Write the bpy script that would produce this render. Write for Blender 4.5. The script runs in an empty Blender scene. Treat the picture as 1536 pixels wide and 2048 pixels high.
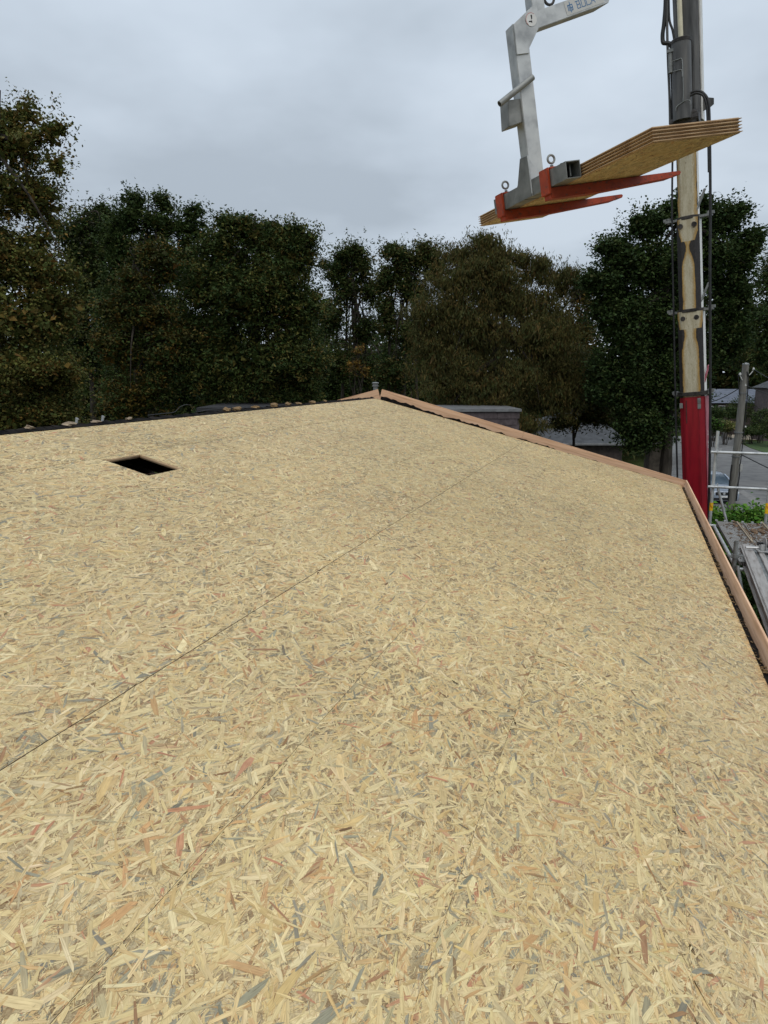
import bpy, bmesh, math, random
import numpy as np
from mathutils import Vector, Matrix

random.seed(7); rng = np.random.default_rng(11)
SC = bpy.context.scene
COL = SC.collection
# ------------------------------------------------------------------ camera
H = 7.3                                  # eye height above the ground
F = 1420.0                               # focal length in photo pixels (1536 x 2048)
PITCH = math.radians(11.038)
cam = bpy.data.cameras.new('camera'); co = bpy.data.objects.new('camera', cam); COL.objects.link(co)
co.location = (0, 0, H); co.rotation_euler = (math.pi/2 - PITCH, 0, 0)
cam.sensor_fit = 'VERTICAL'; cam.sensor_height = 36; cam.lens = F*36/2048
cam.clip_start = .05; cam.clip_end = 3000
SC.camera = co
# ------------------------------------------------------------------ sky
SUN_EL, SUN_AZ = math.radians(54), math.radians(166)      # azimuth clockwise from +Y
w = bpy.data.worlds.new('World'); SC.world = w; w.use_nodes = True
nt = w.node_tree; nt.nodes.clear()
def N(tree, typ, **kw):
    n = tree.nodes.new(typ)
    for k, v in kw.items(): setattr(n, k, v)
    return n
out = N(nt, 'ShaderNodeOutputWorld'); bg = N(nt, 'ShaderNodeBackground'); bg.inputs[1].default_value = .1
sky = N(nt, 'ShaderNodeTexSky'); sky.sky_type = 'NISHITA'; sky.sun_disc = False
sky.sun_elevation = SUN_EL; sky.sun_rotation = SUN_AZ
tc = N(nt, 'ShaderNodeTexCoord'); sep = N(nt, 'ShaderNodeSeparateXYZ'); nt.links.new(tc.outputs['Generated'], sep.inputs[0])
def wm(op, a, b=None):
    m = N(nt, 'ShaderNodeMath', operation=op)
    for i, x in enumerate((a, b)):
        if x is None: continue
        if isinstance(x, (int, float)): m.inputs[i].default_value = x
        else: nt.links.new(x, m.inputs[i])
    return m.outputs[0]
zc = wm('MAXIMUM', sep.outputs[2], 0.0)
den = wm('ADD', zc, .22)
cmb = N(nt, 'ShaderNodeCombineXYZ')
nt.links.new(wm('DIVIDE', sep.outputs[0], den), cmb.inputs[0]); nt.links.new(wm('DIVIDE', sep.outputs[1], den), cmb.inputs[1])
def wnoise(scale, detail, rough, seed):
    mp = N(nt, 'ShaderNodeMapping'); mp.inputs['Location'].default_value = (seed, seed*1.7, 0)
    nt.links.new(cmb.outputs[0], mp.inputs[0])
    n = N(nt, 'ShaderNodeTexNoise'); n.inputs['Scale'].default_value = scale; n.inputs['Detail'].default_value = detail; n.inputs['Roughness'].default_value = rough
    nt.links.new(mp.outputs[0], n.inputs['Vector']); return n.outputs[0]
n1 = wnoise(1.0, 5, .5, 7.7); n2 = wnoise(.42, 3, .45, 2.2)
ncl = wm('ADD', wm('MULTIPLY', n1, .55), wm('MULTIPLY', n2, .45))
cr = N(nt, 'ShaderNodeValToRGB'); nt.links.new(ncl, cr.inputs[0])
cr.color_ramp.elements[0].position = .435; cr.color_ramp.elements[0].color = (.45, .514, .585, 1)
cr.color_ramp.elements[1].position = .565; cr.color_ramp.elements[1].color = (.64, .72, .81, 1)
e = cr.color_ramp.elements.new(.50); e.color = (.55, .625, .71, 1)
lift = wm('MULTIPLY', wm('ADD', wm('ADD', wm('MULTIPLY', wm('MULTIPLY', zc, zc), 1.7), wm('MULTIPLY', wm('POWER', 2.718, wm('MULTIPLY', zc, -7.0)), .14)), .88), 10.0)      # cloud layer, paler towards the zenith
vm = N(nt, 'ShaderNodeVectorMath', operation='SCALE'); nt.links.new(cr.outputs[0], vm.inputs[0]); nt.links.new(lift, vm.inputs['Scale'])
mx = N(nt, 'ShaderNodeMix', data_type='RGBA'); mx.inputs[0].default_value = .93
nt.links.new(sky.outputs[0], mx.inputs[6]); nt.links.new(vm.outputs[0], mx.inputs[7])
nt.links.new(mx.outputs[2], bg.inputs[0]); nt.links.new(bg.outputs[0], out.inputs[0])
# ------------------------------------------------------------------ sun behind the overcast
sl = bpy.data.lights.new('sun', 'SUN'); sl.energy = 1.2; sl.angle = math.radians(65); sl.color = (1, .90, .76)
so = bpy.data.objects.new('sun', sl); COL.objects.link(so); so.location = (0, 0, 60)
sd = Vector((math.sin(SUN_AZ)*math.cos(SUN_EL), math.cos(SUN_AZ)*math.cos(SUN_EL), math.sin(SUN_EL)))
so.rotation_euler = (-sd).to_track_quat('-Z', 'Y').to_euler()
SC.view_settings.view_transform = 'Standard'; SC.view_settings.look = 'None'
SC.view_settings.exposure = 0.0; SC.view_settings.gamma = 1; SC.view_settings.use_curve_mapping = False
SC.render.engine = 'CYCLES'
SC.cycles.use_denoising = True
SC.cycles.max_bounces = 6; SC.cycles.diffuse_bounces = 3; SC.cycles.transparent_max_bounces = 8
SC.render.filter_size = 1.2
# ------------------------------------------------------------------ measuring helpers
CAM = Vector((0, 0, H))
def ray(x, y):
    r, f, up = (x-768)/F, 1.0, (1024-y)/F
    return Vector((r, f*math.cos(PITCH)+up*math.sin(PITCH), -f*math.sin(PITCH)+up*math.cos(PITCH)))
def at(x, y, d):                         # the point seen at photo pixel x, y at horizontal distance d ahead
    r = ray(x, y); return CAM + r*(d/r.y)
def hit(x, y, p, n):                     # where the sight line through x, y meets a plane
    r = ray(x, y); return CAM + r*((Vector(p)-CAM).dot(n)/r.dot(n))
def ground(x, y, z=0): return hit(x, y, (0, 0, z), Vector((0, 0, 1)))
U = Vector((.32488948, .94575199, 0)); V = Vector((.91659763, -.31487423, -.24637979)); NR = Vector((.23301418, -.0800462, .96917336))
U.normalize(); V.normalize(); NR.normalize()
WD = Vector((U.y, -U.x, 0))
RO = CAM - NR*1.5
def rp(u, v, n=0): return RO + U*u + V*v + NR*n
def frame(o, x, y, z):
    return Matrix(((x[0], y[0], z[0], o[0]), (x[1], y[1], z[1], o[1]), (x[2], y[2], z[2], o[2]), (0, 0, 0, 1)))
def rframe(u, v, n=0): return frame(rp(u, v, n), U, V, NR)
def aim(p0, p1, side=None):              # frame with z along p0 -> p1
    z = (Vector(p1)-Vector(p0)).normalized(); s = Vector(side) if side else (Vector((0, 0, 1)) if abs(z.z) < .9 else Vector((1, 0, 0)))
    x = (s - z*s.dot(z)).normalized(); y = z.cross(x); return frame(p0, x, y, z)
# ------------------------------------------------------------------ object helpers
WM = {}
def link(o, parent=None, M=None):
    COL.objects.link(o)
    if parent is not None:
        o.parent = parent; o.matrix_parent_inverse = WM[parent.name].inverted()
    M = M or Matrix(); o.matrix_basis = M; WM[o.name] = M.copy(); return o
def tag(o, label=None, cat=None, group=None, kind=None):
    if label: o['label'] = label
    if cat: o['category'] = cat
    if group: o['group'] = group
    if kind: o['kind'] = kind
    return o
def thing(name, label, cat, loc, group=None):
    o = bpy.data.objects.new(name, None); o.empty_display_size = .2
    link(o, None, Matrix.Translation(Vector(loc))); return tag(o, label, cat, group)
class G:                                 # collects faces, then becomes one mesh object
    def __init__(s): s.v = []; s.f = []; s.m = []
    def poly(s, pts, m=0):
        b = len(s.v); s.v += [tuple(p) for p in pts]; s.f.append(tuple(range(b, b+len(pts)))); s.m.append(m); return s
    def grid(s, rings, m=0, cap=True, close=True):
        b = len(s.v); k = len(rings[0])
        for r in rings: s.v += [tuple(p) for p in r]
        for i in range(len(rings)-1):
            for j in range(k if close else k-1):
                a, c = b+i*k+j, b+i*k+(j+1) % k
                s.f.append((a, c, c+k, a+k)); s.m.append(m)
        if cap:
            s.f.append(tuple(b+j for j in reversed(range(k)))); s.m.append(m)
            s.f.append(tuple(b+(len(rings)-1)*k+j for j in range(k))); s.m.append(m)
        return s
    def box(s, lo, hi, M=None, m=0):
        (x0, y0, z0), (x1, y1, z1) = lo, hi
        P = [Vector(p) for p in ((x0,y0,z0),(x1,y0,z0),(x1,y1,z0),(x0,y1,z0),(x0,y0,z1),(x1,y0,z1),(x1,y1,z1),(x0,y1,z1))]
        if M: P = [M @ p for p in P]
        b = len(s.v); s.v += [tuple(p) for p in P]
        for f in ((0,3,2,1),(4,5,6,7),(0,1,5,4),(1,2,6,5),(2,3,7,6),(3,0,4,7)): s.f.append(tuple(b+i for i in f)); s.m.append(m)
        return s
    def cyl(s, p0, p1, r, k=12, m=0, r1=None, cap=True):
        M = aim(p0, p1); L = (Vector(p1)-Vector(p0)).length; r1 = r if r1 is None else r1
        return s.grid([[M @ Vector((math.cos(2*math.pi*j/k)*q, math.sin(2*math.pi*j/k)*q, z)) for j in range(k)] for z, q in ((0, r), (L, r1))], m, cap)
    def pipe(s, p0, p1, r, ri, k=16, m=0):
        M = aim(p0, p1); L = (Vector(p1)-Vector(p0)).length
        ring = lambda z, q: [M @ Vector((math.cos(2*math.pi*j/k)*q, math.sin(2*math.pi*j/k)*q, z)) for j in range(k)]
        return s.grid([ring(L*.05, ri), ring(0, ri), ring(0, r), ring(L, r), ring(L, ri), ring(L*.6, ri)], m, True)
    def hose(s, pts, r, k=8, m=0):
        P = smooth(pts); rings = []
        for i, p in enumerate(P):
            t = (P[min(i+1, len(P)-1)]-P[max(i-1, 0)]); M = aim(p, p+t)
            rr = r[i*len(r)//len(P)] if isinstance(r, (list, tuple)) else r
            rings.append([M @ Vector((math.cos(2*math.pi*j/k)*rr, math.sin(2*math.pi*j/k)*rr, 0)) for j in range(k)])
        for i in range(1, len(rings)):            # keep rings from twisting
            best = min(range(k), key=lambda q: (rings[i][q]-rings[i-1][0]).length); rings[i] = rings[i][best:]+rings[i][:best]
        return s.grid(rings, m)
    def prism(s, poly, d, M=None, m=0):           # polygon in local xy, thickness d along local z
        a = [Vector((x, y, 0)) for x, y in poly]; c = [Vector((x, y, d)) for x, y in poly]
        if M: a = [M @ p for p in a]; c = [M @ p for p in c]
        return s.grid([a, c], m)
    def lathe(s, prof, M, k=16, m=0):
        return s.grid([[M @ Vector((math.cos(2*math.pi*j/k)*r, math.sin(2*math.pi*j/k)*r, z)) for j in range(k)] for r, z in prof], m)
    def build(s, name, mats, parent=None, M=None, bevel=0, smooth_shade=False, world=False):
        me = bpy.data.meshes.new(name); v = s.v
        if world and M is not None:
            Mi = M.inverted(); v = [tuple(Mi @ Vector(p)) for p in v]
        me.from_pydata(v, [], s.f)
        mats = mats if isinstance(mats, (list, tuple)) else [mats]
        for q in mats: me.materials.append(q)
        me.polygons.foreach_set('material_index', s.m)
        bm = bmesh.new(); bm.from_mesh(me); bmesh.ops.recalc_face_normals(bm, faces=bm.faces)
        if bevel:
            bmesh.ops.remove_doubles(bm, verts=bm.verts, dist=1e-5)
            bmesh.ops.bevel(bm, geom=[e for e in bm.edges if len(e.link_faces) == 2 and e.calc_face_angle(0) > .5], offset=bevel, segments=2, affect='EDGES', clamp_overlap=True)
        bm.to_mesh(me); bm.free()
        if smooth_shade:
            me.polygons.foreach_set('use_smooth', [True]*len(me.polygons))
            try: me.set_sharp_from_angle(angle=math.radians(38))
            except Exception: pass
        o = bpy.data.objects.new(name, me); return link(o, parent, M)
def smooth(pts, n=6):
    P = [Vector(p) for p in pts]
    if len(P) < 3: return P
    o = []
    for i in range(len(P)-1):
        a, b, c, d = P[max(i-1, 0)], P[i], P[i+1], P[min(i+2, len(P)-1)]
        for k in range(n):
            t = k/n; o.append(.5*((2*b)+(c-a)*t+(2*a-5*b+4*c-d)*t*t+(3*b-a-3*c+d)*t**3))
    o.append(P[-1]); return o
# ------------------------------------------------------------------ materials
def mat(name, rough=.7, metal=0.0):
    m = bpy.data.materials.new(name); m.use_nodes = True
    b = m.node_tree.nodes['Principled BSDF']; b.inputs['Roughness'].default_value = rough; b.inputs['Metallic'].default_value = metal
    b.inputs['Specular IOR Level'].default_value = .35
    return m, m.node_tree, b
def coords(t, scale=(1, 1, 1), kind='Object', loc=(0, 0, 0)):
    tc = N(t, 'ShaderNodeTexCoord'); mp = N(t, 'ShaderNodeMapping'); mp.inputs['Scale'].default_value = scale; mp.inputs['Location'].default_value = loc
    t.links.new(tc.outputs[kind], mp.inputs[0]); return mp.outputs[0]
def noise(t, vec, scale, detail=4, rough=.55):
    n = N(t, 'ShaderNodeTexNoise'); n.inputs['Scale'].default_value = scale; n.inputs['Detail'].default_value = detail; n.inputs['Roughness'].default_value = rough
    t.links.new(vec, n.inputs['Vector']); return n.outputs[0]
def ramp(t, fac, stops):
    r = N(t, 'ShaderNodeValToRGB'); t.links.new(fac, r.inputs[0]); el = r.color_ramp.elements
    while len(el) < len(stops): el.new(.5)
    for q, (p, c) in zip(el, stops):
        q.position = p; q.color = (*c, 1) if len(c) == 3 else c
    return r.outputs[0]
def mixc(t, fac, a, b, mode='MIX'):
    m = N(t, 'ShaderNodeMix', data_type='RGBA', blend_type=mode)
    for i, x in ((0, fac), (6, a), (7, b)):
        if isinstance(x, (int, float)): m.inputs[i].default_value = x
        elif isinstance(x, tuple): m.inputs[i].default_value = (*x, 1)
        else: t.links.new(x, m.inputs[i])
    return m.outputs[2]
def math_(t, op, *a):
    m = N(t, 'ShaderNodeMath', operation=op)
    for i, x in enumerate(a):
        if isinstance(x, (int, float)): m.inputs[i].default_value = x
        else: t.links.new(x, m.inputs[i])
    return m.outputs[0]
def bump(t, b, h, strength=.3, dist=.01):
    n = N(t, 'ShaderNodeBump'); n.inputs['Strength'].default_value = strength; n.inputs['Distance'].default_value = dist
    t.links.new(h, n.inputs['Height']); t.links.new(n.outputs[0], b.inputs['Normal'])
def blotch(name, c1, c2, scale=6, rough=.7, metal=0, stretch=(1, 1, 1), detail=5, bumpv=0, kind='Object', lo=.35, hi=.65, c3=None):
    m, t, b = mat(name, rough, metal); v = coords(t, stretch, kind); n = noise(t, v, scale, detail)
    st = [(lo, c1), (hi, c2)] if c3 is None else [(lo, c1), ((lo+hi)/2, c2), (hi, c3)]
    t.links.new(ramp(t, n, st), b.inputs['Base Color'])
    if bumpv: bump(t, b, n, bumpv)
    return m
def wood(name, c1, c2, c3, along='x', rough=.7):
    m, t, b = mat(name, rough); s = {'x': (1.2, 28, 28), 'y': (28, 1.2, 28), 'z': (28, 28, 1.2)}[along]
    n = noise(t, coords(t, s), 1.0, 6, .6); n2 = noise(t, coords(t, tuple(k*.12 for k in s)), 1.4, 4)
    c = ramp(t, n, [(.3, c1), (.52, c2), (.75, c3)]); c = mixc(t, math_(t, 'MULTIPLY', n2, .55), c, tuple(k*.72 for k in c2))
    t.links.new(c, b.inputs['Base Color']); bump(t, b, n, .25, .004); return m
def colattr(name, rough=.75, transl=0, grain=False):
    m, t, b = mat(name, rough)
    if transl: b.inputs['Specular IOR Level'].default_value = .08
    a = N(t, 'ShaderNodeAttribute', attribute_name='Col'); c = a.outputs['Color']
    if grain:
        uv = N(t, 'ShaderNodeUVMap', uv_map='UVMap'); mp = N(t, 'ShaderNodeMapping'); mp.inputs['Scale'].default_value = (14, 420, 1)
        t.links.new(uv.outputs[0], mp.inputs[0]); n = noise(t, mp.outputs[0], 1.0, 3, .6)
        mp2 = N(t, 'ShaderNodeMapping'); mp2.inputs['Scale'].default_value = (30, 90, 1); t.links.new(uv.outputs[0], mp2.inputs[0])
        nb = noise(t, mp2.outputs[0], 1.0, 3, .6)
        g = ramp(t, n, [(.30, (.62, .55, .46)), (.46, (1.0, .99, .97)), (.72, (1.13, 1.12, 1.09))])
        g2 = ramp(t, nb, [(.3, (.88, .86, .84)), (.6, (1.04, 1.04, 1.04))])
        c = mixc(t, 1.0, c, g, 'MULTIPLY'); c = mixc(t, 1.0, c, g2, 'MULTIPLY')
        gp = N(t, 'ShaderNodeNewGeometry'); wn_ = noise(t, gp.outputs['Position'], .9, 4, .55); wd_ = noise(t, gp.outputs['Position'], 2.3, 7, .68); wf_ = noise(t, gp.outputs['Position'], 55, 4, .6)
        c = mixc(t, 1.0, c, ramp(t, wn_, [(.3, (.90, .895, .885)), (.7, (1.05, 1.05, 1.05))]), 'MULTIPLY')
        dirt = math_(t, 'MULTIPLY', ramp(t, wd_, [(.63, (0, 0, 0)), (.76, (.8, .8, .8))]), ramp(t, wf_, [(.42, (0, 0, 0)), (.6, (1, 1, 1))]))
        c = mixc(t, math_(t, 'MULTIPLY', dirt, .55), c, (.20, .175, .13))
        bump(t, b, n, .12, .0010)
    t.links.new(c, b.inputs['Base Color'])
    if transl:
        tr = N(t, 'ShaderNodeBsdfTranslucent'); t.links.new(c, tr.inputs[0]); ms = N(t, 'ShaderNodeMixShader'); ms.inputs[0].default_value = transl
        o = t.nodes['Material Output']; t.links.new(b.outputs[0], ms.inputs[1]); t.links.new(tr.outputs[0], ms.inputs[2]); t.links.new(ms.outputs[0], o.inputs[0])
    return m
M_STRAND = colattr('osb_strand', .62, 0, True)
def osb_base():
    m, t, b = mat('osb_core', .8); v = coords(t, (1, 1, 1))
    vo = N(t, 'ShaderNodeTexVoronoi'); vo.inputs['Scale'].default_value = 60; t.links.new(coords(t, (.45, 1, 1)), vo.inputs['Vector'])
    hs = N(t, 'ShaderNodeSeparateColor'); t.links.new(vo.outputs['Color'], hs.inputs[0])
    c = ramp(t, hs.outputs[0], [(0, (.30, .21, .11)), (.3, (.42, .31, .17)), (.65, (.52, .41, .23)), (1, (.58, .47, .28))])
    n = noise(t, v, 180, 4); c = mixc(t, 1.0, c, ramp(t, n, [(.3, (.6, .56, .5)), (.6, (1, 1, 1))]), 'MULTIPLY')
    t.links.new(c, b.inputs['Base Color']); bump(t, b, n, .4, .003); return m
M_CORE = osb_base()
def osb_edge():
    m, t, b = mat('osb_cut_edge', .85); n = noise(t, coords(t, (7, 7, 260)), 1, 4); n2 = noise(t, coords(t, (60, 60, 90)), 1, 3)
    c = ramp(t, n, [(.32, (.24, .14, .075)), (.5, (.52, .36, .21)), (.7, (.66, .50, .31))]); c = mixc(t, math_(t, 'MULTIPLY', n2, .5), c, (.22, .13, .07))
    t.links.new(c, b.inputs['Base Color']); return m
M_EDGE = osb_edge(); M_TONGUE = blotch('joint_shade_tongue', (.040, .028, .018), (.10, .068, .042), 30, .8)  # tongue: panel edges coloured dark so the seams carry their shadow
M_PLY = wood('reddish_plywood', (.42, .22, .115), (.74, .46, .28), (.82, .57, .385))
M_PLY_CUT = blotch('plywood_cut_edge', (.42, .30, .20), (.60, .47, .33), 40, .8)
M_MEMB = blotch('black_membrane', (.006, .006, .006), (.022, .019, .017), 9, .95, bumpv=.4)
M_MEMB.node_tree.nodes['Principled BSDF'].inputs['Specular IOR Level'].default_value = .04
M_GALV = blotch('galvanised_steel', (.27, .28, .285), (.44, .452, .452), 7, .5, .55, c3=(.53, .54, .53), detail=7, lo=.3, hi=.72)
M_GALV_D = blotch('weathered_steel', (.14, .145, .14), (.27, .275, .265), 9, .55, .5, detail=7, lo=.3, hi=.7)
def fork_paint():
    m, t, b = mat('orange_fork_paint', .45); v = coords(t); n = noise(t, v, 9, 8, .7); n2 = noise(t, v, 38, 5)
    c = ramp(t, n, [(.30, (.05, .02, .015)), (.40, (.26, .036, .012)), (.62, (.38, .054, .016)), (.8, (.32, .048, .016))])
    c = mixc(t, ramp(t, n2, [(.58, (0, 0, 0)), (.68, (.9, .9, .9))]), c, (.075, .045, .035)); t.links.new(c, b.inputs['Base Color']); return m
M_FORK = fork_paint()
M_BLACK = blotch('black_rubber', (.008, .008, .009), (.022, .022, .022), 12, .5)
M_GREY_MET = blotch('dark_grey_paint', (.035, .034, .033), (.085, .084, .082), 7, .42, .1, stretch=(1.6, 1.6, .22), detail=8, c3=(.13, .122, .11), lo=.28, hi=.75)
M_DARK_MET = blotch('greasy_dark_steel', (.016, .014, .013), (.06, .053, .048), 12, .5, .3, detail=7)
M_RED = blotch('crimson_boom_paint', (.17, .004, .010), (.245, .005, .014), 3, .38, 0, stretch=(4, 4, .6), c3=(.26, .008, .015))
M_PINK = blotch('faded_red_paint', (.30, .07, .10), (.42, .15, .18), 5, .5)
M_WHITEP = blotch('worn_white_paint', (.42, .40, .37), (.72, .71, .68), 4, .5, stretch=(6, 6, .8), lo=.3, hi=.5)
M_CREAM = blotch('old_cream_paint', (.45, .38, .23), (.60, .54, .38), 6, .5)
def boom_paint(seed, neck, halfw, depth):
    m, t, b = mat('cream_boom_paint', .5); tc = N(t, 'ShaderNodeTexCoord'); sp = N(t, 'ShaderNodeSeparateXYZ'); t.links.new(tc.outputs['Object'], sp.inputs[0])
    n = noise(t, coords(t, (1, 1, .3), loc=(seed, seed, seed)), 13, 7, .66); nf = noise(t, coords(t, (1, 1, .5), loc=(seed, 0, 0)), 60, 4)
    ax = math_(t, 'ABSOLUTE', sp.outputs[0])
    d = math_(t, 'MULTIPLY', math_(t, 'ADD', sp.outputs[2], neck), 1/.20); gz = math_(t, 'POWER', 2.718, math_(t, 'MULTIPLY', math_(t, 'MULTIPLY', d, d), -1.0))
    cap = math_(t, 'GREATER_THAN', sp.outputs[2], -neck*.78)
    wid = math_(t, 'SUBTRACT', math_(t, 'ADD', halfw, math_(t, 'MULTIPLY', math_(t, 'SUBTRACT', n, .5), .075)), math_(t, 'MULTIPLY', gz, halfw*depth))
    wid = math_(t, 'ADD', wid, math_(t, 'MULTIPLY', cap, halfw*.55))
    e = math_(t, 'SUBTRACT', wid, ax)
    cream = ramp(t, nf, [(.25, (.46, .41, .29)), (.6, (.56, .51, .38))])
    k = N(t, 'ShaderNodeMapRange'); k.inputs['From Min'].default_value = .008; k.inputs['From Max'].default_value = .060; t.links.new(math_(t, 'ADD', e, math_(t, 'MULTIPLY', math_(t, 'SUBTRACT', nf, .5), .05)), k.inputs[0])
    c = mixc(t, k.outputs[0], (.42, .26, .07), cream)
    spot = ramp(t, noise(t, coords(t, (1, 1, .7), loc=(0, seed, 2)), 42, 3), [(.68, (0, 0, 0)), (.72, (1, 1, 1))])
    c = mixc(t, spot, c, (.10, .05, .02))
    sk = ramp(t, noise(t, coords(t, (14, 14, 2.6), loc=(seed, 1, 3)), 1.0, 7, .7), [(.36, (.74, .70, .63)), (.56, (1, 1, 1))]); c = mixc(t, 1.0, c, sk, 'MULTIPLY'); c = mixc(t, 1.0, c, (.88, .87, .85), 'MULTIPLY')
    g = ramp(t, nf, [(.3, (.012, .011, .011)), (.7, (.038, .032, .03))])
    st = N(t, 'ShaderNodeMapRange'); st.inputs['From Min'].default_value = -.003; st.inputs['From Max'].default_value = .003; t.links.new(e, st.inputs[0])
    c = mixc(t, st.outputs[0], g, c); t.links.new(c, b.inputs['Base Color']); return m
def flat(name, c, rough=.6, metal=0): return blotch(name, tuple(k*.9 for k in c), tuple(min(k*1.06, .95) for k in c), 10, rough, metal)
M_BLUE = flat('blue_print', (.02, .14, .33)); M_WPRINT = flat('white_print', (.62, .62, .61)); M_INK = flat('black_print', (.012, .012, .013)); M_RPRINT = flat('red_print', (.45, .12, .12))
M_YEL = flat('yellow_sticker', (.72, .42, .01)); M_ORG = flat('orange_print', (.5, .16, .01))
# ------------------------------------------------------------------ THE GROUND AND ROAD
def ground_mat():
    m, t, b = mat('rough_grass_ground', .95); b.inputs['Specular IOR Level'].default_value = 0; v = coords(t); n = noise(t, v, .35, 8, .65); n2 = noise(t, v, 9, 6, .7)
    c = ramp(t, n, [(.3, (.028, .032, .014)), (.55, (.045, .058, .02)), (.75, (.075, .062, .035))]); c = mixc(t, 1.0, c, ramp(t, n2, [(.3, (.6, .6, .6)), (.7, (1.25, 1.25, 1.25))]), 'MULTIPLY')
    t.links.new(c, b.inputs['Base Color']); bump(t, b, n2, .6, .08); return m
g = G(); S = 1500
g.poly([(-S, -S, 0), (S, -S, 0), (S, S, 0), (-S, S, 0)]); tag(g.build('ground', ground_mat()), kind='structure')
M_ASPH = blotch('worn_asphalt', (.085, .084, .083), (.135, .133, .13), 1.1, .9, detail=8, bumpv=.05, c3=(.16, .157, .15), lo=.3, hi=.75)
def sheet(name, pix, z, m):
    g = G(); g.poly([ground(x, y, z) for x, y in pix]); return tag(g.build(name, m), kind='structure')
sheet('road', [(1290, 1075), (1310, 900), (1325, 872), (1472, 872), (1478, 885), (1500, 896), (1536, 908), (1700, 935), (1800, 1060)], .004, M_ASPH)
sheet('driveway', [(1443, 872), (1450, 861), (1560, 856), (1600, 872), (1540, 880), (1485, 879)], .012, blotch('sandy_gravel', (.30, .24, .17), (.46, .38, .28), 3, .9, detail=8, c3=(.5, .43, .33), lo=.3, hi=.7))
sheet('lawn', [(1484, 884), (1540, 882), (1600, 876), (1640, 925), (1536, 907), (1500, 895)], .016, blotch('mown_lawn', (.02, .045, .010), (.05, .085, .020), 3, .95, detail=8))
sheet('pavement', [(1478, 984), (1486, 980), (1620, 1060), (1600, 1075)], .010, blotch('concrete_paving', (.14, .135, .13), (.20, .195, .185), 3, .9, detail=7))
# ------------------------------------------------------------------ HOUSE WITH THE OSB ROOF
LINEAR = lambda r, g_, b_: tuple(((c/255+.055)/1.055)**2.4 if c > 10 else c/255/12.92 for c in (r, g_, b_))
SW = [ (LINEAR(208,187,137), .30), (LINEAR(214,196,149), .24), (LINEAR(220,204,160), .13), (LINEAR(202,175,121), .14), (LINEAR(194,156,108), .065),
       (LINEAR(184,134,102), .022), (LINEAR(176,163,128), .05), (LINEAR(150,146,126), .044), (LINEAR(130,127,110), .020), (LINEAR(158,122,88), .016) ]
PAL = np.array([c for c, _ in SW]); PW = np.array([p for _, p in SW]); PW = PW/PW.sum()
SHADEPAL = np.array([LINEAR(152, 118, 78), LINEAR(128, 98, 64), LINEAR(164, 134, 90), LINEAR(128, 118, 98)])  # browns for slivers that paint the thin shadows between flakes
ALB = 1.0; MEANC = (PAL*PW[:, None]).sum(0)*.86
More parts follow.
